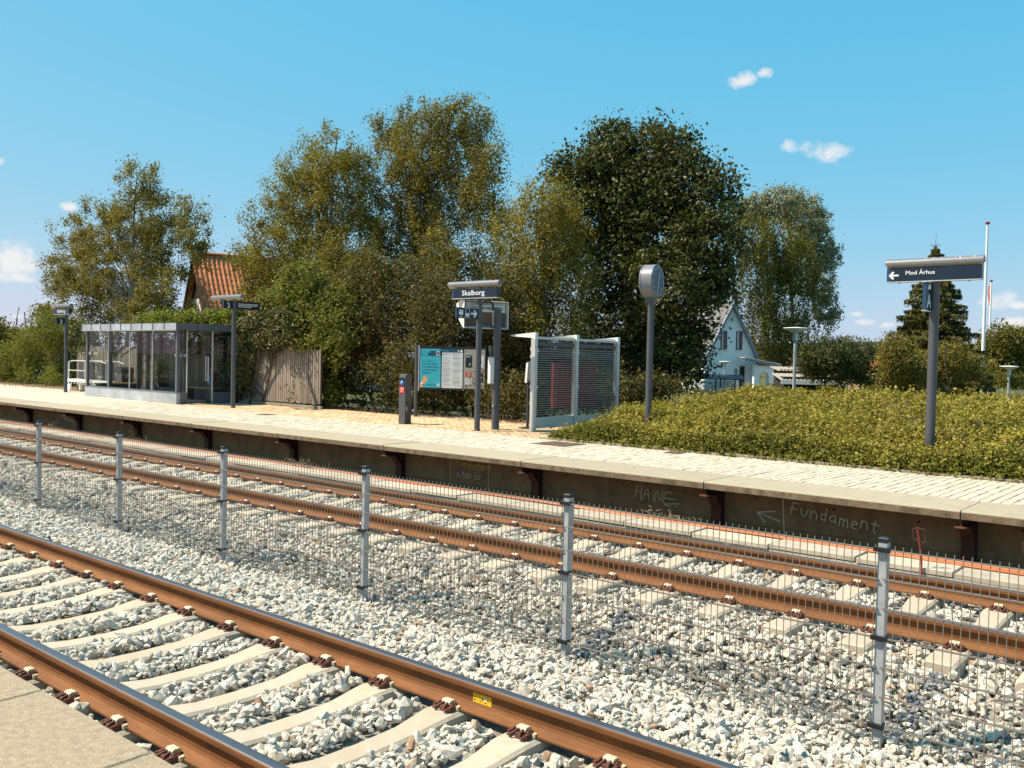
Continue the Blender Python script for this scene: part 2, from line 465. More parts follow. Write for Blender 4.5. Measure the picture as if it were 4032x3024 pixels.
# ------------------------------------------------------------------ mesh helpers
class MB:
    def __init__(s):
        s.v, s.f, s.m = [], [], []

    def add(s, vs, fs, mi=0):
        o = len(s.v)
        s.v += [tuple(p) for p in vs]
        s.f += [tuple(i + o for i in f) for f in fs]
        s.m += [mi] * len(fs)
        return s

    def box(s, x0, x1, y0, y1, z0, z1, mi=0):
        return s.add([(x0, y0, z0), (x1, y0, z0), (x1, y1, z0), (x0, y1, z0), (x0, y0, z1), (x1, y0, z1), (x1, y1, z1), (x0, y1, z1)],
                     [(0, 3, 2, 1), (4, 5, 6, 7), (0, 1, 5, 4), (1, 2, 6, 5), (2, 3, 7, 6), (3, 0, 4, 7)], mi)

    def cham(s, x0, x1, y0, y1, z0, z1, c=0.004, mi=0):
        """A box whose upper edges are chamfered."""
        v = [(x0, y0, z0), (x1, y0, z0), (x1, y1, z0), (x0, y1, z0),
             (x0, y0, z1 - c), (x1, y0, z1 - c), (x1, y1, z1 - c), (x0, y1, z1 - c),
             (x0 + c, y0 + c, z1), (x1 - c, y0 + c, z1), (x1 - c, y1 - c, z1), (x0 + c, y1 - c, z1)]
        f = [(0, 3, 2, 1), (8, 9, 10, 11)]
        for a in range(4):
            b = (a + 1) % 4
            f += [(a, b, b + 4, a + 4), (a + 4, b + 4, b + 8, a + 8)]
        return s.add(v, f, mi)

    def cyl(s, p0, p1, r0, r1=None, n=14, mi=0, caps=True):
        r1 = r0 if r1 is None else r1
        p0, p1 = Vector(p0), Vector(p1)
        d = (p1 - p0).normalized()
        a = d.orthogonal().normalized()
        b = d.cross(a)
        vs, fs = [], []
        for p, r in ((p0, r0), (p1, r1)):
            for i in range(n):
                t = 2 * PI * i / n
                vs.append(p + (a * math.cos(t) + b * math.sin(t)) * r)
        for i in range(n):
            j = (i + 1) % n
            fs.append((i, j, n + j, n + i))
        if caps:
            fs += [tuple(range(n - 1, -1, -1)), tuple(range(n, 2 * n))]
        return s.add(vs, fs, mi)

    def tube(s, pts, r, n=6, mi=0, r1=None):
        pts = [Vector(p) for p in pts]
        k = len(pts)
        vs, fs = [], []
        prev = None
        for i, p in enumerate(pts):
            d = (pts[min(i + 1, k - 1)] - pts[max(i - 1, 0)])
            d = d.normalized() if d.length > 1e-9 else Vector((0, 0, 1))
            if prev is None:
                a = d.orthogonal().normalized()
            else:
                a = (prev - d * prev.dot(d))
                a = a.normalized() if a.length > 1e-6 else d.orthogonal().normalized()
            prev = a
            b = d.cross(a)
            rr = r if r1 is None else r + (r1 - r) * i / (k - 1)
            for j in range(n):
                t = 2 * PI * j / n
                vs.append(p + (a * math.cos(t) + b * math.sin(t)) * rr)
        for i in range(k - 1):
            for j in range(n):
                q = (j + 1) % n
                fs.append((i * n + j, i * n + q, (i + 1) * n + q, (i + 1) * n + j))
        fs += [tuple(range(n - 1, -1, -1)), tuple(range((k - 1) * n, k * n))]
        return s.add(vs, fs, mi)

    def lathe(s, prof, n=20, mi=0, c=(0, 0, 0)):
        vs, fs = [], []
        for r, z in prof:
            for i in range(n):
                t = 2 * PI * i / n
                vs.append((c[0] + r * math.cos(t), c[1] + r * math.sin(t), c[2] + z))
        for k in range(len(prof) - 1):
            for i in range(n):
                j = (i + 1) % n
                fs.append((k * n + i, k * n + j, (k + 1) * n + j, (k + 1) * n + i))
        fs += [tuple(range(n - 1, -1, -1)), tuple(range((len(prof) - 1) * n, len(prof) * n))]
        return s.add(vs, fs, mi)

    def prism(s, poly, axis, a0, a1, mi=0):
        """Polygon (u, v) swept along an axis; axis x: (u, v) = (y, z), y: (x, z), z: (x, y)."""
        def P(u, v, a):
            return {'x': (a, u, v), 'y': (u, a, v), 'z': (u, v, a)}[axis]
        n = len(poly)
        vs = [P(u, v, a0) for u, v in poly] + [P(u, v, a1) for u, v in poly]
        fs = [(i, (i + 1) % n, n + (i + 1) % n, n + i) for i in range(n)]
        fs += [tuple(range(n - 1, -1, -1)), tuple(range(n, 2 * n))]
        return s.add(vs, fs, mi)

    def mesh(s, name, mats, smooth=False, fix=True):
        me = bpy.data.meshes.new(name)
        me.from_pydata(s.v, [], s.f)
        if isinstance(mats, str):
            mats = [mats]
        for k in mats:
            me.materials.append(MATS[k])
        if len(mats) > 1:
            me.polygons.foreach_set('material_index', s.m)
        if fix:
            import bmesh
            bm = bmesh.new()
            bm.from_mesh(me)
            bmesh.ops.recalc_face_normals(bm, faces=bm.faces)
            bm.to_mesh(me)
            bm.free()
        if smooth:
            me.shade_smooth()
            me.set_sharp_from_angle(angle=math.radians(38))
        me.update()
        return me

    def build(s, name, mats, parent=None, loc=None, smooth=False):
        return link(name, s.mesh(name, mats, smooth), parent, loc)


def link(name, me, parent=None, loc=None, rot=None):
    o = bpy.data.objects.new(name, me)
    COL.objects.link(o)
    if parent is not None:
        o.parent = parent
    if loc is not None:
        o.location = loc
    if rot is not None:
        o.rotation_euler = rot
    return o


def tag(o, label, cat, group=None):
    o['label'] = label
    o['category'] = cat
    if group:
        o['group'] = group
    return o


def thing(name, label, cat, loc=(0, 0, 0), rz=0.0, group=None):
    o = bpy.data.objects.new(name, None)
    COL.objects.link(o)
    o.empty_display_size = 0.2
    o.location = loc
    o.rotation_euler = (0, 0, rz)
    return tag(o, label, cat, group)


def struct(o):
    o['kind'] = 'structure'
    return o


def stuff(o):
    o['kind'] = 'stuff'
    return o


def np_mesh(name, verts, faces, mats, midx=None, smooth=False):
    """verts (N,3), faces (M,k) arrays to a mesh, fast."""
    me = bpy.data.meshes.new(name)
    n, (m, k) = len(verts), faces.shape
    me.vertices.add(n)
    me.vertices.foreach_set('co', np.ascontiguousarray(verts, np.float32).ravel())
    me.loops.add(m * k)
    me.loops.foreach_set('vertex_index', np.ascontiguousarray(faces, np.int32).ravel())
    me.polygons.add(m)
    me.polygons.foreach_set('loop_start', np.arange(0, m * k, k, dtype=np.int32))
    me.polygons.foreach_set('loop_total', np.full(m, k, np.int32))
    for q in ([mats] if isinstance(mats, str) else mats):
        me.materials.append(MATS[q])
    if midx is not None:
        me.polygons.foreach_set('material_index', np.ascontiguousarray(midx, np.int32))
    me.polygons.foreach_set('use_smooth', np.full(m, bool(smooth)))
    me.update(calc_edges=True)
    return me


def text_mesh(txt, height, width=None, bold=0.0, align='LEFT'):
    """Lettering in the XZ plane facing -Y, cap height about `height`, optionally squeezed to `width`."""
    cu = bpy.data.curves.new('lettering', 'FONT')
    cu.body = txt
    cu.size = 1.0
    cu.offset = bold
    cu.resolution_u = 3
    ob = bpy.data.objects.new('lettering', cu)
    COL.objects.link(ob)
    dg = bpy.context.evaluated_depsgraph_get()
    me = bpy.data.meshes.new_from_object(ob.evaluated_get(dg))
    bpy.data.objects.remove(ob)
    bpy.data.curves.remove(cu)
    n = len(me.vertices)
    co = np.empty(n * 3, np.float32)
    me.vertices.foreach_get('co', co)
    co = co.reshape(n, 3)
    k = height / 0.72
    co *= k
    x0, x1 = co[:, 0].min(), co[:, 0].max()
    if width:
        co[:, 0] = (co[:, 0] - x0) * width / max(1e-6, x1 - x0)
        x0, x1 = 0.0, width
    if align == 'CENTER':
        co[:, 0] -= (x0 + x1) / 2
    else:
        co[:, 0] -= x0
    out = np.stack([co[:, 0], np.zeros(n), co[:, 1]], -1)
    me.vertices.foreach_set('co', out.astype(np.float32).ravel())
    me.update()
    return me


def letters(txt, height, mt, parent, loc, width=None, bold=0.0, align='LEFT', rot=None, name='lettering'):
    me = text_mesh(txt, height, width, bold, align)
    me.materials.clear()
    me.materials.append(MATS[mt])
    return link(name, me, parent, loc, rot)


def strokes(name, lines, w, mt, parent, loc, rot=None):
    """Flat brush strokes in the XZ plane (a thin ribbon along each polyline), 1.5 mm proud."""
    mb = MB()
    yy = 0.0
    for pl in lines:
        for (a, b) in zip(pl[:-1], pl[1:]):
            yy -= 0.00015
            a, b = Vector((a[0], yy, a[1])), Vector((b[0], yy, b[1]))
            d = (b - a)
            if d.length < 1e-6:
                continue
            d.normalize()
            n = Vector((-d.z, 0, d.x)) * w * 0.5
            e = d * w * 0.3
            mb.add([a - n - e, b - n + e, b + n + e, a + n - e], [(0, 1, 2, 3)])
    return link(name, mb.mesh(name, mt, fix=False), parent, loc, rot)

# ------------------------------------------------------------------ levels and lines of the place
ZRAIL, ZSLP = -0.425, -0.602          # rail head, sleeper top (platform top is 0)
Y1B = 4.143
Y1A = Y1B - 1.507
Y2A = 7.707
Y2B = Y2A + 1.507
YC1, YC2 = (Y1A + Y1B) / 2, (Y2A + Y2B) / 2
SL1 = [-10.453 + 0.6 * i for i in range(-22, 20)]
SL2 = [-3.10 + 0.635 * i for i in range(-62, 6)]
YF, ZF = 6.03, 0.475                  # fence line, post top
YE = 10.966                           # far platform edge
YW = 11.45                            # retaining wall
KX = [-2.62 - 3.176 * k for k in range(-2, 16)]


def interp(x, xs, ys):
    return np.interp(x, xs, ys)


BY = [1.0, 4.22, 4.35, 4.85, 5.9, 6.3, 7.08, 9.8, 10.0, 12.0]
BZ = [-0.628, -0.628, -0.600, -0.605, -0.875, -0.885, -0.655, -0.645, -0.70, -0.74]


def zb(y):
    return np.interp(y, BY, BZ)


# ------------------------------------------------------------------ ground
def ground_z(x, y):
    if y < 11.5:
        return -1.15
    if y < 13.5:
        return -0.09
    t = min(1.0, max(0.0, (y - 19.0) / 24.0))
    s = min(1.0, max(0.0, (x + 34.0) / 12.0))
    z = -0.06 - 1.35 * t * (0.25 + 0.75 * s)
    return z


def make_ground():
    xs = [-1800, -900, -450, -220, -130, -90, -70, -56, -46, -40, -34, -30, -26, -22, -18, -14, -10, -6, -2, 4, 12, 30, 70, 160, 400, 900, 1800]
    ys = [-1500, -600, -200, -60, -20, -6, 2, 8, 11.48, 11.58, 13, 14.2, 16, 18, 19, 21, 23, 26, 29, 33, 38, 43, 50, 60, 75, 100, 140, 200, 320, 600, 1100, 2200]
    mb = MB()
    vs = [(x, y, ground_z(x, y)) for y in ys for x in xs]
    nx = len(xs)
    fs = [(j * nx + i, j * nx + i + 1, (j + 1) * nx + i + 1, (j + 1) * nx + i) for j in range(len(ys) - 1) for i in range(nx - 1)]
    mb.add(vs, fs)
    struct(mb.build('ground', 'grass'))
    # wooded rise far behind
    mb = MB()
    pr = [(-420, 4), (-300, 9), (-200, 12), (-150, 13.0), (-110, 12.6), (-60, 9), (0, 6), (120, 5), (300, 3)]
    n = len(pr)
    rr = random.Random(3)
    vs, K = [], 64
    for i in range(K):
        x = -420 + 720 * i / (K - 1)
        h = float(np.interp(x, [p[0] for p in pr], [p[1] for p in pr])) + rr.uniform(-0.7, 0.7)
        vs += [(x, 405, -2), (x, 412, h * 0.75), (x, 420, h + rr.uniform(-0.5, 0.5)), (x, 460, -2)]
    fs = []
    for i in range(K - 1):
        for k in range(3):
            fs.append((i * 4 + k, (i + 1) * 4 + k, (i + 1) * 4 + k + 1, i * 4 + k + 1))
    mb.add(vs, fs)
    struct(mb.build('wooded_hill', 'far_wood'))


make_ground()


# ------------------------------------------------------------------ ballast
def ico():
    t = (1 + 5 ** 0.5) / 2
    v = np.array([(-1, t, 0), (1, t, 0), (-1, -t, 0), (1, -t, 0), (0, -1, t), (0, 1, t), (0, -1, -t), (0, 1, -t), (t, 0, -1), (t, 0, 1), (-t, 0, -1), (-t, 0, 1)], float)
    v /= np.linalg.norm(v[0])
    f = np.array([(0, 11, 5), (0, 5, 1), (0, 1, 7), (0, 7, 10), (0, 10, 11), (1, 5, 9), (5, 11, 4), (11, 10, 2), (10, 7, 6), (7, 1, 8),
                  (3, 9, 4), (3, 4, 2), (3, 2, 6), (3, 6, 8), (3, 8, 9), (4, 9, 5), (2, 4, 11), (6, 2, 10), (8, 6, 7), (9, 8, 1)])
    return v, f


def rand_rot(n, rng):
    q = rng.normal(size=(n, 4))
    q /= np.linalg.norm(q, axis=1)[:, None]
    w, x, y, z = q.T
    return np.stack([np.stack([1 - 2 * (y * y + z * z), 2 * (x * y - z * w), 2 * (x * z + y * w)], -1),
                     np.stack([2 * (x * y + z * w), 1 - 2 * (x * x + z * z), 2 * (y * z - x * w)], -1),
                     np.stack([2 * (x * z - y * w), 2 * (y * z + x * w), 1 - 2 * (x * x + y * y)], -1)], 1)


def make_ballast():
    mb = MB()
    ys = [1.0, 1.9, 3.4, 4.72, 5.3, 5.9, 6.3, 6.7, 7.08, 8.4, 9.8, 10.2, 11.4]
    xs = [-1200, -400, -150, -80] + list(range(-60, 13, 4)) + [60, 200, 1200]
    vs = [(x, y, float(zb(y)) - 0.045) for y in ys for x in xs]
    nx = len(xs)
    mb.add(vs, [(j * nx + i, j * nx + i + 1, (j + 1) * nx + i + 1, (j + 1) * nx + i) for j in range(len(ys) - 1) for i in range(nx - 1)])
    bed = struct(mb.build('ballast_bed', 'ballast_bed'))
    # stones: jittered candidates in the strip the place shows
    rng = np.random.default_rng(5)
    P = []
    for (x0, x1, y0, y1, dens) in ((-12, 1.5, 1.85, 4.9, 980), (-16, -12, 1.85, 4.9, 650), (-22, 1.5, 4.9, 7.2, 720), (-27, 1.5, 7.2, 10.0, 620), (-36, -22, 4.9, 7.2, 330), (-40, -27, 7.2, 10.0, 300), (-26, -16, 1.85, 4.9, 300)):
        n = int((x1 - x0) * (y1 - y0) * dens)
        # leave out what lies well outside the cone of view
        p = np.stack([rng.uniform(x0, x1, n), rng.uniform(y0, y1, n)], -1)
        dx, dy = p[:, 0], p[:, 1]
        ang = np.arctan2(-dx, dy)
        keep = (ang > math.radians(2)) & (ang < math.radians(74))
        P.append(p[keep])
    P = np.concatenate(P)
    x, y = P.T
    ok = np.ones(len(P), bool)
    for yr in (Y1A, Y1B, Y2A, Y2B):
        ok &= np.abs(y - yr) > 0.10
    lift = np.zeros(len(P))
    for xs_, yc in ((np.array(SL1), YC1), (np.array(SL2), YC2)):
        inside = np.abs(y - yc) < 1.33
        d = np.min(np.abs(x[:, None] - xs_[None, :]), axis=1)
        if yc == YC1:
            inside &= y < Y1B + 0.14
        ok &= ~(inside & (d < 0.150))
        seat = np.abs(np.abs(y - yc) - 0.7535) < 0.24
        ok &= ~(inside & seat & (d < 0.185))
    P = P[ok]
    x, y = P.T
    n = len(P)
    size = rng.gamma(9.0, 1 / 9.0, n) * 0.0285
    dist = np.hypot(x, y)
    size *= np.where(dist > 16, 1.25, 1.0)
    z = zb(y) - 0.012 + rng.normal(0, 0.015, n) + 0.010 * np.sin(x * 2.1 + y * 3) + size * 0.25
    v0, f0 = ico()
    NV = 24
    var = []
    for k in range(NV):
        v = v0 * (1 + rng.uniform(-0.38, 0.30, (12, 1)))
        v = v * np.array([rng.uniform(0.95, 1.5), rng.uniform(0.8, 1.1), rng.uniform(0.55, 0.85)])
        # chop two or three flat facets
        for c in range(3):
            nn = rng.normal(size=3)
            nn /= np.linalg.norm(nn)
            dd = v @ nn
            lim = rng.uniform(0.35, 0.7)
            v = v - np.clip(dd - lim, 0, None)[:, None] * nn
        var.append(v)
    var = np.array(var)
    pick = rng.integers(0, NV, n)
    R = rand_rot(n, rng)
    V = np.einsum('nij,nkj->nki', R, var[pick] * size[:, None, None])
    V[:, :, 2] *= 0.85
    V += np.stack([x, y, z], -1)[:, None, :]
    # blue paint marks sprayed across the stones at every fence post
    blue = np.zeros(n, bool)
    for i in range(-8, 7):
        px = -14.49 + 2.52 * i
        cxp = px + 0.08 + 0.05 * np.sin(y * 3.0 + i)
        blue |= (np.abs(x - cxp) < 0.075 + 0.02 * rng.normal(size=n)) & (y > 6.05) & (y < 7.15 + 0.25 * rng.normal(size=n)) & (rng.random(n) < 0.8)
    # the 300 stones that show largest stand alone
    depth = -0.6416 * x + 0.7666 * y
    yaw_px = (0.7663 * x + 0.6421 * y) / depth
    row_px = (-0.0264 * depth - (z - 1.565)) / depth
    vis = (np.abs(yaw_px) < 0.55) & (row_px < 0.42) & (row_px > 0) & (y > 1.9)
    score = np.where(vis, size / depth, 0)
    order = np.argsort(-score)
    big = order[:300]
    rest = np.ones(n, bool)
    rest[big] = False
    idx = np.nonzero(rest)[0]
    verts = V[idx].reshape(-1, 3)
    faces = (f0[None] + (np.arange(len(idx)) * 12)[:, None, None]).reshape(-1, 3)
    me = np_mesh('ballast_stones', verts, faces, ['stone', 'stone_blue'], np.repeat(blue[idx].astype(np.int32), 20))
    stuff(link('ballast_stones', me, bed))
    for q in big:
        c = V[q].mean(0)
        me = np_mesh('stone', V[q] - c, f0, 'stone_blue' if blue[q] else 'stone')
        link('stone', me, bed, tuple(c))


make_ballast()


# ------------------------------------------------------------------ tracks
def rail_profile():
    half = [(0.075, -0.172), (0.075, -0.1605), (0.040, -0.149), (0.016, -0.138), (0.0085, -0.120), (0.0082, -0.075), (0.011, -0.058), (0.0205, -0.0495),
            (0.0350, -0.0390), (0.0362, -0.034), (0.0362, -0.012), (0.0335, -0.005), (0.026, -0.0012), (0.012, 0.0)]
    return half + [(-u, v) for u, v in half[::-1]]


def make_rail(parent, y):
    pr = rail_profile()
    n = len(pr)
    mb = MB()
    x0, x1 = -140.0, 9.0
    vs = [(x0, u, v) for u, v in pr] + [(x1, u, v) for u, v in pr]
    for i in range(n):
        j = (i + 1) % n
        top = pr[i][1] > -0.006 and pr[j][1] > -0.006
        mb.add([vs[i], vs[j], vs[n + j], vs[n + i]], [(0, 1, 2, 3)], 1 if top else 0)
    mb.add([vs[i] for i in range(n)], [tuple(range(n))])
    mb.add([vs[n + i] for i in range(n)], [tuple(range(n - 1, -1, -1))])
    me = mb.mesh('rail', ['rail_rust', 'rail_top'])
    import bmesh
    bm = bmesh.new()
    bm.from_mesh(me)
    bmesh.ops.remove_doubles(bm, verts=bm.verts, dist=1e-5)
    bmesh.ops.recalc_face_normals(bm, faces=bm.faces)
    bm.to_mesh(me)
    bm.free()
    me.shade_smooth()
    me.set_sharp_from_angle(angle=math.radians(14))
    return link('rail', me, parent, (0, y, ZRAIL))


def sleeper_mesh():
    st = [(-1.30, -0.012, 0.100, 0.145), (-1.27, 0.0, 0.112, 0.150), (-0.55, 0.0, 0.112, 0.150), (-0.30, -0.030, 0.092, 0.130), (0.0, -0.036, 0.090, 0.128),
          (0.30, -0.030, 0.092, 0.130), (0.55, 0.0, 0.112, 0.150), (1.27, 0.0, 0.112, 0.150), (1.30, -0.012, 0.100, 0.145)]
    mb = MB()
    vs, fs = [], []
    for y, t, a, b in st:
        c = 0.016
        vs += [(-b, y, -0.2), (-a - 0.006, y, t - c), (-a + c, y, t), (a - c, y, t), (a + 0.006, y, t - c), (b, y, -0.2)]
    for i in range(len(st) - 1):
        for k in range(5):
            fs.append((i * 6 + k, i * 6 + k + 1, (i + 1) * 6 + k + 1, (i + 1) * 6 + k))
    fs += [tuple(range(6)), tuple(range((len(st) - 1) * 6, len(st) * 6))[::-1]]
    mb.add(vs, fs)
    return mb.mesh('sleeper', 'sleeper_concrete')


def clip_mesh():
    """Rusty spring clip: two bent loops; local -Y points away from the rail."""
    mb = MB()
    for s in (-1, 1):
        pts = [(s * 0.012, 0.035, 0.026), (s * 0.016, -0.005, 0.040), (s * 0.022, -0.045, 0.030), (s * 0.034, -0.070, 0.018), (s * 0.050, -0.068, 0.016),
               (s * 0.058, -0.040, 0.022), (s * 0.054, -0.008, 0.034), (s * 0.044, 0.028, 0.030)]
        mb.tube(pts, 0.0085, 6)
        mb.box(s * 0.062 - 0.008, s * 0.062 + 0.008, -0.05, 0.02, 0, 0.032)
    mb.box(-0.012, 0.012, -0.05, -0.01, 0, 0.030)
    return mb.mesh('rail_clip', 'rust_clip')


def insul_mesh():
    mb = MB()
    mb.prism([(-0.010, 0.030), (0.045, 0.026), (0.050, 0.036), (0.036, 0.052), (0.004, 0.054), (-0.010, 0.044)], 'x', -0.034, 0.034)
    return mb.mesh('insulator', 'insulator')


SLM, CLM, INM = sleeper_mesh(), clip_mesh(), insul_mesh()
SPM = MB().box(0.066, 0.088, 0.004, 0.034, 0.0, 0.026).mesh('side_pad', 'insulator')


def make_track(label, yc, xs, clipx0):
    t = thing('railway_track', label, 'railway track', (0, yc, ZSLP), 0, 'railway tracks')
    rails = []
    for s in (-1, 1):
        r = make_rail(t, s * 0.7535)
        r.location = (0, s * 0.7535, ZRAIL - ZSLP)
        rails.append(r)
    rr = random.Random(4)
    for x in xs:
        so = link('sleeper', SLM, t, (x, 0, 0), (0, 0, rr.uniform(-0.006, 0.006)))
        if x < clipx0:
            continue
        for s in (-1, 1):
            for side in (-1, 1):
                yy = s * 0.7535 + side * 0.098
                rot = (0, 0, 0) if side < 0 else (0, 0, PI)
                link('rail_clip', CLM, so, (0, yy, 0.001), rot)
                link('insulator', INM, so, (0, yy, 0.002), rot)
                if yc == YC1 and x > -11:
                    link('side_pad', SPM, so, (0, yy, 0.002), rot)
    return t, rails


T1, R1 = make_track('nearer railway track on concrete sleepers, between the mesh fence and the bare platform edge', YC1, SL1, -16)
T2, R2 = make_track('railway track on concrete sleepers below the far platform wall', YC2, SL2, -30)


def make_sticker(rail):
    # yellow product label on the web of the rail, leaning with the web
    w, h = 0.150, 0.060
    o = MB().box(-w / 2, w / 2, -0.0012, 0.0, -h / 2, h / 2).build('rail_label', 'yellow_label', rail, (-3.64, -0.0098, -0.090))
    o['label'] = 'small yellow printed label stuck on the rail web'
    mb = MB()
    for x in (-0.047, 0.012, 0.040):
        mb.box(x - 0.0008, x + 0.0008, -0.0016, -0.0012, -h / 2 + 0.002, h / 2 - 0.010)
    for z in (0.008, -0.006):
        mb.box(-0.046, 0.011, -0.0016, -0.0012, z - 0.0008, z + 0.0008)
        mb.box(0.041, 0.073, -0.0016, -0.0012, z - 0.0008, z + 0.0008)
    mb.box(-0.073, 0.073, -0.0016, -0.0012, h / 2 - 0.009, h / 2 - 0.003)
    mb.build('print', 'label_line', o)
    MB().box(0.016, 0.036, -0.0018, -0.0012, -0.008, 0.012).build('print', 'sign_white', o)
    mb = MB()
    mb.box(0.000, 0.008, -0.0019, -0.0012, -0.006, 0.006)
    mb.box(-0.068, -0.056, -0.0019, -0.0012, 0.000, 0.007)
    mb.box(-0.068, -0.054, -0.0019, -0.0012, -0.018, -0.010)
    mb.box(-0.022, -0.010, -0.0019, -0.0012, -0.018, -0.011)
    mb.box(0.020, 0.032, -0.0019, -0.0012, -0.020, -0.012)
    mb.build('print', 'label_ink', o)


# a label is a sub-part of the rail it is stuck on
make_sticker(R1[1])


# ------------------------------------------------------------------ near platform
def near_platform():
    mb = MB()
    mb.box(-60, 8, -6, 1.75, -1.0, -0.10)
    mb.box(-60, 8, -6, 0.60, -0.10, -0.004)
    base = struct(mb.build('near_platform', 'near_slab'))
    me = MB().cham(-0.486, 0.486, -0.60, 0.60, -0.097, 0, 0.008).mesh('edge_slab', 'near_slab')
    for k in range(-14, 8):
        link('edge_slab', me, base, (-3.80 + 0.978 * k, 1.215, 0.0), (0, 0, random.uniform(-0.001, 0.001)))


near_platform()


# ------------------------------------------------------------------ far platform
GLYPH = {
    'F': [[(0.15, 0), (0.3, 1.0)], [(0.2, 1.0), (0.75, 0.95)], [(0.1, 0.5), (0.62, 0.5)]],
    'u': [[(0, 0.6), (0.05, 0.15), (0.25, 0.0), (0.45, 0.15), (0.55, 0.6)]],
    'n': [[(0, 0), (0.05, 0.6)], [(0.04, 0.45), (0.3, 0.62), (0.5, 0.45), (0.52, 0)]],
    'd': [[(0.5, 1.0), (0.45, 0.0)], [(0.45, 0.45), (0.2, 0.5), (0.05, 0.25), (0.2, 0.02), (0.45, 0.1)]],
    'a': [[(0.5, 0.5), (0.2, 0.52), (0.05, 0.25), (0.2, 0.02), (0.48, 0.15)], [(0.5, 0.52), (0.5, 0.1), (0.6, 0.0)]],
    'm': [[(0, 0), (0.05, 0.6)], [(0.05, 0.45), (0.22, 0.6), (0.32, 0.42), (0.32, 0)], [(0.32, 0.42), (0.52, 0.6), (0.64, 0.42), (0.66, 0)]],
    'e': [[(0.05, 0.3), (0.5, 0.35), (0.45, 0.55), (0.2, 0.6), (0.03, 0.3), (0.12, 0.03), (0.5, 0.02)]],
    't': [[(0.3, 0.95), (0.22, 0.1), (0.4, 0.0)], [(0, 0.65), (0.6, 0.62)]],
    'H': [[(0, 0), (0.05, 1)], [(0.5, -0.1), (0.5, 1)], [(0, 0.5), (0.5, 0.55)]],
    'A': [[(0, 0), (0.3, 1.05), (0.55, 0)], [(0.08, 0.4), (0.48, 0.42)]],
    'i': [[(0.15, 0), (0.15, 0.6)], [(0.15, 0.8), (0.16, 0.86)]],
    'N': [[(0, 0), (0, 1), (0.5, -0.05), (0.52, 1)]],
    'E': [[(0.7, 0.95), (0, 1), (0.02, 0), (0.65, 0.02)], [(0, 0.5), (0.9, 0.55)]],
    '0': [[(0.3, 0.7), (0.08, 0.5), (0.1, 0.15), (0.3, 0.0), (0.5, 0.2), (0.48, 0.55), (0.3, 0.7)]],
    'o': [[(0.3, 0.5), (0.08, 0.35), (0.1, 0.12), (0.3, 0.0), (0.5, 0.15), (0.48, 0.4), (0.3, 0.5)]],
    ',': [[(0.1, 0.1), (0.0, -0.15)]],
    '9': [[(0.45, 0.5), (0.2, 0.4), (0.1, 0.6), (0.3, 0.75), (0.45, 0.6), (0.4, 0.0)]],
    'S': [[(0.5, 0.65), (0.2, 0.72), (0.08, 0.52), (0.42, 0.3), (0.4, 0.05), (0.05, 0.02)]],
    ' ': []}


def scrawl(txt, h, adv=0.72, wob=0.03, seed=1):
    rr = random.Random(seed)
    out, x = [], 0.0
    for ch in txt:
        g = GLYPH[ch]
        wmax = max([p[0] for l in g for p in l], default=0.35)
        dz = rr.uniform(-wob, wob) * 2
        for l in g:
            # round the polyline off a little
            q = [Vector((p[0], p[1])) for p in l]
            if len(q) > 2:
                s = [q[0]]
                for a, b in zip(q[:-1], q[1:]):
                    s += [a * 0.75 + b * 0.25, a * 0.25 + b * 0.75]
                q = s + [q[-1]]
            out.append([((x + p.x) * h, (p.y + dz) * h) for p in q])
        x += wmax + adv * 0.30
    return out


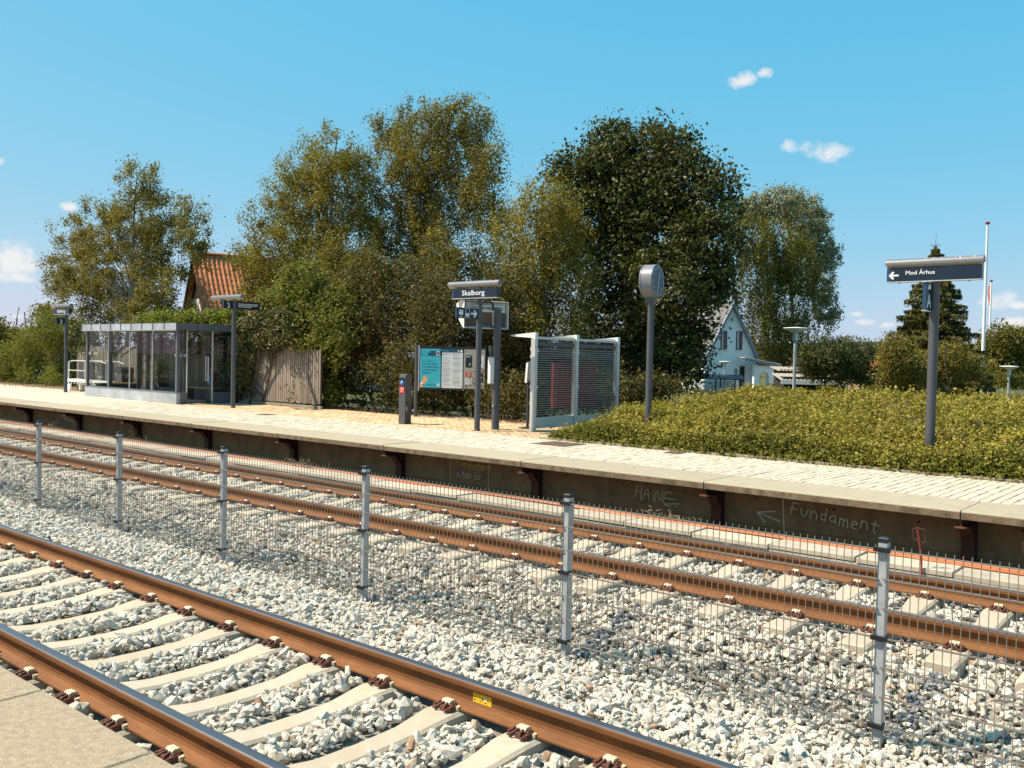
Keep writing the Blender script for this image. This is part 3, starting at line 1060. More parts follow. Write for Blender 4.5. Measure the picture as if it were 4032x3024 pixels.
def far_platform():
    mb = MB()
    mb.box(-140, 9, YW + 0.14, 14.40, -1.1, -0.035)
    mb.box(-140, -11.3, 14.40, 17.2, -1.1, -0.035)
    plat = struct(mb.build('far_platform', 'paver_joint'))
    # edge slabs, one per bracket bay
    pr = [(0.0, -0.098), (0.0, -0.020), (0.006, -0.006), (0.022, 0.0), (0.955, 0.0), (0.955, -0.098)]
    me = MB()
    L = 3.176 - 0.012
    n = len(pr)
    vs = [(-L / 2, u, v) for u, v in pr] + [(L / 2, u, v) for u, v in pr]
    for i in range(n):
        j = (i + 1) % n
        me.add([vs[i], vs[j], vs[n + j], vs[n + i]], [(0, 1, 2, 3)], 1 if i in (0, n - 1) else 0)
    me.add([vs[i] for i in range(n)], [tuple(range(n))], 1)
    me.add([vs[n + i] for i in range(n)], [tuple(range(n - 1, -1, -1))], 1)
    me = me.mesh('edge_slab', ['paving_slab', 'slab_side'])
    for k in range(-1, 18):
        x = -2.62 - 3.176 * k + 1.588
        link('edge_slab', me, plat, (x, YE, random.uniform(-0.004, 0.004)))
    # lower wall panels between steel posts
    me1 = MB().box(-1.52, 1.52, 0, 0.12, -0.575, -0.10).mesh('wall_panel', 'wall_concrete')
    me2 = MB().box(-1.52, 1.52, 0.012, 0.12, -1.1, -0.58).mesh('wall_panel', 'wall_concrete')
    for k in range(-1, 18):
        x = -2.62 - 3.176 * k + 1.588
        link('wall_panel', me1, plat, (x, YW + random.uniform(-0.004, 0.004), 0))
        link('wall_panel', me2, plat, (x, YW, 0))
        hm = MB()
        for hx in (-1.05, 0.0, 1.02):
            hm.cyl((hx, -0.002, -0.24 - 0.02 * hx), (hx, 0.03, -0.24 - 0.02 * hx), 0.017, n=10)
        hm.build('bolt_hole', 'black_plastic', plat, (x, YW - 0.004, 0))
    # steel brackets
    mb = MB()
    poly = [(11.50, -0.101), (10.995, -0.101), (10.995, -0.185), (11.19, -0.195), (11.35, -0.38), (11.35, -1.0), (11.50, -1.0)]
    mb.prism(poly, 'x', -0.012, 0.012)
    mb.box(-0.075, 0.075, 11.345, 11.362, -1.0, -0.20)
    mb.box(-0.075, 0.075, 11.00, 11.35, -0.115, -0.1015)
    mb.box(-0.075, 0.075, 11.43, 11.449, -1.0, -0.102)
    mb.prism([(10.99, -0.205), (11.19, -0.212), (11.36, -0.405), (11.36, -0.385), (11.19, -0.193), (10.99, -0.187)], 'x', -0.07, 0.07)
    me = mb.mesh('bracket', 'rust_dark')
    mt = MB().box(-0.05, 0.05, 10.968, 10.99, -0.205, -0.185).mesh('bracket_tip', 'rail_rust')
    for x in KX:
        b = link('bracket', me, plat, (x, 0, 0))
        link('bracket_tip', mt, b)
    # pavers: columns of long setts across the platform
    rng = np.random.default_rng(21)
    boxes = []
    x = -27.0
    while x < 1.2:
        w = rng.uniform(0.108, 0.128)
        y = 11.935 - rng.uniform(0, 0.2)
        while y < 14.40:
            l = rng.uniform(0.17, 0.26)
            y0, y1 = max(y, 11.932), min(y + l, 14.395)
            if y1 - y0 > 0.05:
                boxes.append((x, x + w - 0.010, y0, y1 - 0.007, -0.034, rng.normal(0.0, 0.0022)))
            y += l
        x += w
    B = np.array(boxes)
    cx, cy = (B[:, 0] + B[:, 1]) / 2, (B[:, 2] + B[:, 3]) / 2
    dep = -0.6416 * cx + 0.7666 * cy
    inx = np.abs((0.7663 * cx + 0.6421 * cy) / dep) < 0.56
    order = np.argsort(np.where(inx, dep, 1e9))
    for q in order[:300]:
        b = B[q]
        o = MB().cham(b[0] - cx[q], b[1] - cx[q], b[2] - cy[q], b[3] - cy[q], b[4], b[5], 0.006).build('paver', 'paver', plat, (cx[q], cy[q], 0))
    mb = MB()
    for q in order[300:]:
        b = B[q]
        mb.cham(*b, 0.006)
    o = link('pavers', mb.mesh('pavers', 'paver', fix=False), plat)
    stuff(o)
    # paving beyond where single stones can be told apart
    MB().box(-140, -27.0, 11.935, 16.9, -0.034, -0.002).build('far_paving', 'paver', plat)
    # brick paved bay round the notice board
    mb = MB()
    y, row = 14.42, 0
    rngb = random.Random(9)
    one = []
    while y < 19.0:
        x = -27.0 + (0.105 if row % 2 else 0)
        while x < -11.32:
            if not (y > 17.15 and x < -17.5 + (y - 17.15) * 1.6):
                one.append((x, x + 0.20, y, y + 0.092, -0.034, rngb.gauss(-0.004, 0.002)))
            x += 0.21
        y += 0.102
        row += 1
    one.sort(key=lambda b: -0.6416 * b[0] + 0.7666 * b[2])
    bm = MB().cham(-0.1, 0.1, -0.046, 0.046, -0.034, -0.003, 0.005).mesh('brick', 'brick')
    for b in one[:300]:
        link('brick', bm, plat, (b[0] + 0.1, b[2] + 0.046, b[5] + 0.003))
    for b in one[300:]:
        mb.cham(*b, 0.005)
    stuff(link('bricks', mb.mesh('bricks', 'brick', fix=False), plat))
    # sand bed under the bricks behind the platform block
    MB().box(-18.5, -11.3, 17.2, 19.05, -0.2, -0.036).build('sand_bed', 'paver_joint', plat)
    # kerb along the planting bed
    me = MB().cham(-0.49, 0.49, -0.04, 0.04, -0.10, 0.045, 0.008).mesh('kerb_stone', 'kerb_stone')
    for k in range(14):
        link('kerb_stone', me, plat, (-10.75 + 0.995 * k, 14.35 + random.uniform(-0.012, 0.012), random.uniform(-0.012, 0.006)), (0, 0, random.uniform(-0.015, 0.015)))
    # chalk and spray marks on the wall
    y = YW - 0.012
    strokes('wall_writing', scrawl('Fundament', 0.165, 0.75, 0.05, 3), 0.016, 'chalk', plat, (-4.80, y, -0.36), (0, math.radians(5), 0))
    strokes('wall_mark', [[(0, 0), (0.01, -0.2), (0.03, -0.47)]], 0.018, 'chalk', plat, (-4.88, y, -0.19))
    strokes('wall_mark', [[(0.26, 0.06), (0.0, 0.0), (0.33, -0.06)], [(0, 0), (0.13, -0.12)]], 0.017, 'chalk', plat, (-5.24, y, -0.40), (0, math.radians(4), 0))
    strokes('wall_writing', scrawl('HAiNE', 0.20, 0.55, 0.05, 5), 0.013, 'chalk', plat, (-7.16, y, -0.43), (0, math.radians(6), 0))
    strokes('wall_mark', [[(0, 0.02), (0.25, 0.05)]], 0.015, 'chalk', plat, (-6.66, y, -0.48))
    strokes('wall_writing', scrawl('Fundament', 0.125, 0.6, 0.04, 6), 0.013, 'chalk_yellow', plat, (-10.80, y, -0.28), (0, math.radians(2), 0))
    strokes('wall_writing', scrawl('0,90n So', 0.115, 0.7, 0.04, 7), 0.014, 'chalk', plat, (-10.78, y, -0.47))
    strokes('wall_mark', [[(0, 0), (0.0, -0.46)]], 0.013, 'chalk', plat, (-10.93, y, -0.16))
    strokes('wall_mark', [[(0, 0), (0.01, -0.46)]], 0.013, 'chalk', plat, (-10.05, y, -0.16))
    strokes('wall_writing', scrawl('Fundament', 0.13, 0.6, 0.05, 8), 0.016, 'chalk', plat, (-26.0, y, -0.36), (0, math.radians(6), 0))
    strokes('wall_mark', [[(0, 0), (0.0, -0.4)]], 0.02, 'chalk', plat, (-26.3, y, -0.16))
    return plat


PLAT = far_platform()

# manhole covers let into the paving
for (x, y, s, l) in ((-20.1, 14.05, 0.42, 'rusty square cover in the paving by the wooden fence'),
                     (-10.3, 13.72, 0.78, 'wide brown iron cover set in the paving at the hedge corner'),
                     (-8.0, 14.05, 0.32, 'small iron cover in the paving along the hedge kerb')):
    t = thing('manhole_cover', l, 'manhole cover', (x, y, -0.002))
    MB().box(-s / 2, s / 2, -s / 2, s / 2, -0.02, 0.007).build('frame', 'iron_cover', t)
    me = MB().box(-s * 0.21, s * 0.21, -s * 0.42, s * 0.42, 0.0, 0.011)
    for sx in (-1, 1):
        o = MB().box(-s * 0.20, s * 0.20, -s * 0.42, s * 0.42, 0.0, 0.011).build('plate', 'iron_cover', t, (sx * s * 0.215, 0, 0))


# ------------------------------------------------------------------ cable trough below the platform wall
def cable_trough():
    t = thing('cable_trough', 'long concrete cable trough with loose lids at the foot of the platform wall', 'cable trough', (0, 10.18, -0.8))
    MB().box(-60, 6, -0.19, 0.19, -0.1, 0.232).build('channel', 'trough_concrete', t)
    lid = MB().cham(-0.485, 0.485, -0.20, 0.20, 0.245, 0.298, 0.006).mesh('lid', 'trough_concrete')
    rr = random.Random(12)
    x = 4.0
    while x > -42:
        L = 0.98
        link('lid', lid, t, (x, rr.uniform(-0.015, 0.015), rr.uniform(-0.012, 0.010)), (rr.uniform(-0.01, 0.01), rr.uniform(-0.004, 0.004), rr.uniform(-0.012, 0.012)))
        x -= L + rr.uniform(0, 0.02)
    MB().box(-0.035, 0.035, -0.1945, -0.1905, 0.12, 0.23).build('white_mark', 'sign_white', t, (-4.95, 0, 0))
    # soil strip between trough and wall
    s = struct(MB().box(-60, 6, 10.385, 10.68, -1.0, -0.515).box(-60, 6, 10.681, 11.46, -1.0, -0.72).build('soil_strip', 'soil'))
    ys = (10.43, 10.50, 10.57)
    for k, yy in enumerate(ys):
        pts = []
        for i in range(150):
            xx = 5 - i * 0.42
            pts.append((xx, yy + 0.014 * math.sin(xx * 0.7 + k * 2.1) + rr.uniform(-0.003, 0.003), -0.503 + 0.004 * math.sin(xx * 1.3 + k)))
        o = MB().tube([(p[0], p[1] - 10.5, p[2] + 0.5) for p in pts], 0.010, 6).build('orange_cable', 'orange_cable', None, (0, 10.5, -0.5), True)
        tag(o, ('thin orange cable lying right against the trough lids', 'middle one of three thin orange cables beside the trough', 'thin orange cable closest to the platform wall')[k], 'cable', 'orange cables along the wall')
    for (x, nm) in ((-2.72, 'red steel stake with a hooked loop, standing just past the word Fundament'), (-1.70, 'red steel stake with a hooked loop, standing past the last rusty bracket')):
        pts = [(0, 0, -0.2), (-0.02, 0.0, 0.20), (-0.055, 0, 0.42), (-0.07, 0, 0.47)]
        t2 = thing('marker_stake', nm, 'stake', (x, 9.965, -0.58), 0, 'red stakes at the trough')
        MB().tube(pts, 0.011, 6).build('shaft', 'red_paint', t2, None, True)
        MB().tube([(-0.055, 0, 0.36), (-0.105, 0.01, 0.37), (-0.115, 0.02, 0.47), (-0.07, 0.02, 0.485), (0.0, 0.02, 0.475), (0.012, 0.02, 0.36), (-0.01, 0.015, 0.335), (-0.03, 0.01, 0.345)], 0.008, 6).build('loop', 'rust_dark', t2, None, True)


cable_trough()


# ------------------------------------------------------------------ mesh fence between the tracks
def mesh_fence():
    t = thing('mesh_fence', 'galvanised wire mesh fence with square posts running between the two tracks', 'fence', (0, YF, -0.9))
    base = -0.9
    px = [-14.49 + 2.52 * i for i in range(-14, 9)]
    post = MB().box(-0.02, 0.02, -0.03, 0.03, -0.15, ZF - base - 0.012)
    pm = MB().box(-0.028, 0.028, -0.030, 0.030, -0.15, ZF - base - 0.012).mesh('post', 'galvanised')
    cm = MB().cham(-0.031, 0.031, -0.033, 0.033, ZF - base - 0.030, ZF - base, 0.006).mesh('cap', 'black_plastic')
    clm = MB().box(-0.050, 0.050, -0.060, -0.026, -0.014, 0.014).box(-0.036, 0.036, -0.03, 0.034, -0.010, 0.010).mesh('clamp', 'black_plastic')
    ztop = ZF - base - 0.075
    rows = [ztop - 0.1905 * k for k in range(8)]
    yw = -0.040
    pan = MB()
    half = 1.245
    for z in rows:
        pan.box(-half, half, yw - 0.009, yw - 0.002, z - 0.0038, z + 0.0038)
        pan.box(-half, half, yw + 0.003, yw + 0.010, z - 0.0038, z + 0.0038)
    for i in range(50):
        x = -half + 0.02 + i * (2 * half - 0.04) / 49
        pan.box(x - 0.0024, x + 0.0024, yw - 0.002, yw + 0.002, rows[-1] - 0.02, ztop + 0.030)
    pm2 = pan.mesh('wire_panel', 'wire')
    for i, x in enumerate(px):
        p = link('post', pm, t, (x, 0, 0), (0, random.uniform(-0.004, 0.004), 0))
        link('cap', cm, p)
        for zz in (rows[0], rows[3], rows[6]):
            link('clamp', clm, p, (0, 0, zz))
        if i < len(px) - 1:
            o = link('wire_panel', pm2, t, (x + 1.26, random.uniform(-0.003, 0.003), random.uniform(-0.006, 0.006)))
            stuff(o)


mesh_fence()


# ------------------------------------------------------------------ signs on lamp posts
def arrow_poly(s, right=True):
    p = [(-0.5, -0.09), (0.14, -0.09), (-0.08, -0.34), (0.12, -0.42), (0.5, 0.0), (0.12, 0.42), (-0.08, 0.34), (0.14, 0.09), (-0.5, 0.09)]
    k = 1 if right else -1
    return [(k * x * s, z * s) for x, z in p]


def flat_poly(name, poly, mt, parent, loc, rot=None):
    mb = MB()
    mb.add([(x, 0, z) for x, z in poly], [tuple(range(len(poly)))])
    return link(name, mb.mesh(name, mt, fix=False), parent, loc, rot)


def lamp_post(label, loc, tube_x, r=0.063, group='sign lamp posts', top=3.13):
    t = thing('sign_post', label, 'sign post', loc, 0, None)
    MB().cyl((0, 0, -0.06), (0, 0, top), r, n=20).build('pole', 'pole_grey', t, None, True)
    MB().lathe([(r + 0.012, 0), (r + 0.012, 0.02), (r + 0.001, 0.035)], 20).build('foot_ring', 'pole_grey', t, None, True)
    x0, x1 = tube_x
    zc, R = 3.205, 0.082
    up = [(R * math.cos(a), R * math.sin(a)) for a in np.linspace(-0.25, PI + 0.25, 15)]
    o = MB().prism([(u, zc + v) for u, v in up], 'x', x0, x1).build('lamp_tube', 'tube_grey', t, None, True)
    lo = [(R * 0.93 * math.cos(a), R * 0.86 * math.sin(a)) for a in np.linspace(PI + 0.2, 2 * PI - 0.2, 9)]
    MB().prism([(u, zc + v - 0.004) for u, v in lo], 'x', x0 + 0.02, x1 - 0.02).build('diffuser', 'lamp_under', o, None, True)
    MB().box(-0.05, 0.05, -0.05, 0.05, top - 0.02, zc - 0.05).build('bracket', 'steel_dark', t)
    return t


def name_board(t, x0, x1, z0=2.905, z1=3.105):
    b = MB().box(x0, x1, -0.115, -0.012, z0, z1).build('name_board', 'sign_navy', t)
    MB().box(x0 - 0.002, x1 + 0.002, -0.119, -0.010, z0 - 0.014, z0 - 0.001).build('bottom_trim', 'alu', b)
    MB().box(x0 + 0.001, x0 + 0.06, -0.1165, -0.1151, z0 + 0.002, z1 - 0.002).build('edge_strip', 'sign_blue_edge', b)
    m = MB()
    for x in (x0 + 0.18, x1 - 0.18):
        m.box(x - 0.012, x + 0.012, -0.07, -0.05, z1 - 0.002, 3.14)
        m.box(x - 0.008, x + 0.008, -0.07, -0.05, z0 - 0.03, z0 - 0.012)
    m.build('hanger', 'black_plastic', b)
    return b


def blade(t, y0, y1, z0, z1, th=0.045):
    b = MB().box(-th / 2, th / 2, y0, y1, z0, z1).build('blade_sign', 'sign_navy', t)
    e = y0 if abs(y0) > abs(y1) else y1
    s = -1 if e == y0 else 1
    MB().box(-th / 2 + 0.002, th / 2 - 0.002, min(e, e + s * 0.004), max(e, e + s * 0.004), z0 + 0.002, z1 - 0.002).build('edge_strip', 'sign_blue_edge', b)
    return b


R90 = (0, 0, PI / 2)
# Skalborg post with the bus and train blade
t = lamp_post('grey lamp post with the large Skalborg name board and a bus arrow blade', (-13.37, 14.81, 0), (-0.91, 0.585))
b = name_board(t, -0.735, 0.592)
letters('Skalborg', 0.112, 'sign_white', b, (-0.425, -0.117, 2.965), width=0.665, bold=0.007)
bl = blade(t, -0.74, -0.06, 2.435, 2.665)
MB().box(-0.025, 0.025, -0.09, -0.02, 2.45, 2.65).build('clamp_band', 'steel_dark', bl)
xf = 0.0235
flat_poly('arrow', arrow_poly(0.20), 'sign_white', bl, (xf, -0.20, 2.55), R90)


def bus_icon(parent, yc, zc, s, boxed):
    m = MB()
    def rect(u0, u1, v0, v1, k=0):
        m.add([(xf + 0.0003 * k, yc + u0 * s, zc + v0 * s), (xf + 0.0003 * k, yc + u1 * s, zc + v0 * s), (xf + 0.0003 * k, yc + u1 * s, zc + v1 * s), (xf + 0.0003 * k, yc + u0 * s, zc + v1 * s)], [(0, 1, 2, 3)])
    if boxed:
        rect(-0.52, 0.52, 0.86, 0.92); rect(-0.52, 0.52, -0.72, -0.66); rect(-0.52, -0.46, -0.66, 0.86); rect(0.46, 0.52, -0.66, 0.86)
        rect(-0.40, 0.40, -0.42, -0.10); rect(-0.40, -0.2, -0.08, 0.08); rect(-0.12, 0.06, -0.08, 0.08); rect(0.14, 0.40, -0.08, 0.08)
        rect(-0.3, -0.14, -0.54, -0.42); rect(0.14, 0.3, -0.54, -0.42)
    else:
        rect(-0.5, 0.5, -0.25, 0.06); rect(-0.5, -0.34, 0.08, 0.38); rect(-0.26, -0.06, 0.08, 0.38); rect(0.0, 0.2, 0.08, 0.38); rect(0.28, 0.5, 0.08, 0.38); rect(-0.5, 0.5, 0.40, 0.46)
        rect(-0.36, -0.16, -0.40, -0.25); rect(0.16, 0.36, -0.40, -0.25)
        rect(-0.3, 0.3, -0.72, -0.62)
    o = m.mesh('icon', 'sign_white', fix=False)
    link('icon', o, parent)


bus_icon(bl, -0.61, 2.555, 0.13, False)
bus_icon(bl, -0.41, 2.545, 0.125, True)

# Skalborg post beyond the glass shelter
t = lamp_post('distant grey lamp post beyond the glass shelter with a small Skalborg board', (-34.5, 15.29, 0), (-1.12, 0.43))
b = name_board(t, -0.86, 0.47)
letters('Skalborg', 0.112, 'sign_white', b, (-0.50, -0.117, 2.965), width=0.665, bold=0.007)
bl = blade(t, -0.36, -0.06, 2.53, 2.76)
letters('2', 0.13, 'sign_white', bl, (xf, -0.23, 2.56), rot=R90, bold=0.015)
letters('Spor', 0.026, 'sign_white', bl, (xf, -0.25, 2.715), rot=R90)

# track number post beside the shelter
t = lamp_post('grey lamp post at the shelter door with track number 2 blades', (-23.18, 15.06, 0), (-1.13, 0.42))
bl = blade(t, -0.36, -0.06, 2.87, 3.10)
letters('2', 0.13, 'sign_white', bl, (xf, -0.24, 2.90), rot=R90, bold=0.015)
letters('Spor', 0.026, 'sign_white', bl, (xf, -0.26, 3.055), rot=R90)
bl = blade(t, 0.06, 0.86, 2.87, 3.10)
m = MB()
for k, (a, w) in enumerate(((0.05, 0.64), (0.09, 0.60), (0.135, 0.42))):
    yy = 0.12
    rr = random.Random(k)
    while yy < 0.12 + w:
        l = rr.uniform(0.02, 0.07)
        m.add([(xf, yy, 3.075 - a - 0.010), (xf, yy + l, 3.075 - a - 0.010), (xf, yy + l, 3.075 - a + 0.010), (xf, yy, 3.075 - a + 0.010)], [(0, 1, 2, 3)])
        yy += l + 0.014
link('lettering', m.mesh('lettering', 'sign_white', fix=False), bl)
c = MB().box(-0.10, 0.10, -0.05, 0.05, 3.02, 3.10).cyl((-0.11, 0, 3.06), (-0.16, 0, 3.05), 0.035, n=10).build('camera_unit', 'black_plastic', t, (-0.50, -0.05, 0.0))
MB().cyl((0, 0, 3.09), (0, 0, 3.16), 0.015, n=8).build('stem', 'black_plastic', c)

# Mod Arhus post
t = lamp_post('thick grey lamp post rising from the hedge with a Mod Århus arrow board', (-4.03, 14.9, 0), (-0.73, 0.68), r=0.071)
b = name_board(t, -0.69, 0.675, 2.925, 3.125)
MB().box(-0.475, -0.471, -0.1175, -0.1152, 2.927, 3.123).build('divider', 'black_plastic', b)
flat_poly('arrow', arrow_poly(0.15, False), 'sign_white', b, (-0.585, -0.1178, 3.02))
letters('Mod Århus', 0.062, 'sign_white', b, (-0.405, -0.117, 3.025), width=0.425, bold=0.007)
bl = blade(t, -0.34, -0.075, 2.46, 2.88, 0.06)
for q in bl.children:
    pass
MB().box(-0.035, 0.035, -0.36, -0.03, 2.445, 2.459).box(-0.035, 0.035, -0.36, -0.03, 2.881, 2.895).build('blade_frame', 'alu', bl)
letters('A', 0.22, 'sign_white', bl, (0.0315, -0.31, 2.50), rot=R90, bold=0.012)
MB().add([(0.0315, -0.30, 2.78), (0.0315, -0.13, 2.78), (0.0315, -0.13, 2.855), (0.0315, -0.22, 2.865)], [(0, 1, 2, 3)]).build('symbol', 'sign_white', bl)
bl.location = (-0.055, 0, 0)
# bird droppings down the lamp tube
m = MB()
rr = random.Random(2)
for x in (-0.13, -0.02, 0.09, 0.29, 0.345, 0.36, 0.49, 0.53, 0.555):
    a0 = rr.uniform(1.25, 1.6)
    a1 = a0 + rr.uniform(0.6, 1.5)
    w = rr.uniform(0.006, 0.016)
    pts = np.linspace(a0, a1, 7)
    for k in range(6):
        p, q = pts[k], pts[k + 1]
        R = 0.0835
        ww = w * (1 - k / 8)
        dx = 0.006 * math.sin(k * 1.3 + x * 40)
        m.add([(x - ww / 2 + dx, R * math.cos(PI - p) * -1 if False else -R * math.sin(p - PI / 2), 3.205 + R * math.cos(p - PI / 2)), (x + ww / 2 + dx, -R * math.sin(p - PI / 2), 3.205 + R * math.cos(p - PI / 2)),
               (x + ww / 2 + dx, -R * math.sin(q - PI / 2), 3.205 + R * math.cos(q - PI / 2)), (x - ww / 2 + dx, -R * math.sin(q - PI / 2), 3.205 + R * math.cos(q - PI / 2))], [(0, 1, 2, 3)])
o = link('droppings', m.mesh('droppings', 'dirt_white', fix=False), [c for c in t.children if c.name.startswith('lamp_tube')][0])


# ------------------------------------------------------------------ display pole
def display_pole():
    t = thing('display_pole', 'thick grey pole carrying a white display housing seen from behind', 'display', (-13.376, 15.43, 0), math.radians(-24))
    MB().cyl((0, 0, -0.05), (0, 0, 2.69), 0.088, n=24).build('pole', 'pole_grey', t, None, True)
    MB().box(0.02, 0.06, -0.094, -0.087, 0.50, 0.56).build('latch', 'alu', t)
    # housing: profile in XZ, swept along Y; the open back faces +X
    y0, y1 = -0.80, 0.27
    prof = [(0.0, 2.86), (-0.28, 2.885), (-0.50, 2.80), (-0.46, 2.62), (-0.33, 2.44), (-0.12, 2.27), (0.0, 2.25)]
    h = MB()
    for ys in ((y0, y0 + 0.02), (y1 - 0.02, y1)):
        h.prism(prof, 'y', *ys)
    for a, b in zip(prof[:-1], prof[1:]):
        a, b = Vector((a[0], 0, a[1])), Vector((b[0], 0, b[1]))
        d = (b - a).normalized()
        n = Vector((d.z, 0, -d.x)) * -0.012
        h.add([(a.x, y0 + 0.02, a.z), (b.x, y0 + 0.02, b.z), (b.x, y1 - 0.02, b.z), (a.x, y1 - 0.02, a.z), (a.x + n.x, y0 + 0.02, a.z + n.z), (b.x + n.x, y0 + 0.02, b.z + n.z), (b.x + n.x, y1 - 0.02, b.z + n.z), (a.x + n.x, y1 - 0.02, a.z + n.z)],
              [(0, 1, 2, 3), (4, 5, 6, 7), (0, 1, 5, 4), (2, 3, 7, 6), (0, 3, 7, 4), (1, 2, 6, 5)])
    hs = h.build('housing', 'display_case', t)
    MB().box(-0.004, 0.012, y0 - 0.012, y0 + 0.012, 2.265, 2.865).build('seam', 'black_plastic', hs)
    MB().box(-0.14, -0.11, y0 + 0.03, y1 - 0.03, 2.32, 2.62).build('inner_plate', 'display_brown', hs)
    MB().box(-0.10, 0.008, y0 + 0.20, y1 - 0.10, 2.63, 2.67).box(-0.10, 0.008, y0 + 0.20, y1 - 0.10, 2.74, 2.77).box(-0.14, -0.11, y0 + 0.03, y1 - 0.03, 2.62, 2.84).build('rib', 'display_case', hs)
    MB().prism([(-0.28, 2.69), (0.0, 2.69), (0.0, 2.35), (-0.05, 2.30)], 'y', -0.09, 0.02).build('arm', 'display_case', t)
    MB().tube([(0.02, -0.12, 2.66), (0.03, -0.14, 2.80), (0.02, -0.22, 2.88), (0.0, -0.34, 2.86), (-0.05, -0.40, 2.78)], 0.02, 8).build('cable_hose', 'black_plastic', t, None, True)
    c = MB().cham(-0.10, 0.04, -0.17, -0.075, 1.03, 1.62, 0.01).build('side_cabinet', 'display_case', t)
    m = MB()
    for z in (1.08, 1.58):
        m.lathe([(0.0905, z), (0.0905, z + 0.016)], 20)
    m.build('strap', 'black_plastic', t)


display_pole()


# ------------------------------------------------------------------ check-in pillar
def check_in():
    t = thing('check_in_stand', 'slim dark check-in pillar with a blue reader and a red label', 'card reader', (-15.77, 14.90, 0))
    prof = [(-0.10, 0.0), (0.11, 0.0), (0.11, 1.13), (0.095, 1.16), (-0.04, 1.175), (-0.085, 1.15), (-0.10, 1.09)]
    MB().prism(prof, 'x', -0.105, 0.105).build('body', 'pole_grey', t)
    MB().box(-0.085, 0.085, -0.106, -0.1005, 0.76, 1.09).build('reader_panel', 'black_plastic', t)
    MB().lathe([(0.0, 0.028), (0.03, 0.024), (0.05, 0.012), (0.056, 0.0)][::-1], 18).build('reader', 'reader_blue', t, (-0.005, -0.106, 0.965), True).rotation_euler = (PI / 2, 0, 0)
    r = MB().box(-0.075, 0.075, -0.1095, -0.1062, 0.73, 0.875).build('red_label', 'reader_red', t)
    letters('Check', 0.034, 'sign_white', r, (-0.055, -0.1102, 0.815), width=0.11, bold=0.01)
    letters('ud', 0.034, 'sign_white', r, (-0.03, -0.1102, 0.76), width=0.05, bold=0.01)
    MB().box(0.1052, 0.109, -0.07, 0.09, 0.03, 0.55).build('side_door', 'steel_dark', t)
    MB().box(0.105, 0.112, -0.06, -0.04, 0.30, 0.42).build('lock', 'alu', t)
    MB().box(-0.12, 0.12, -0.115, 0.125, 0.0, 0.012).build('foot_plate', 'steel_dark', t)


check_in()


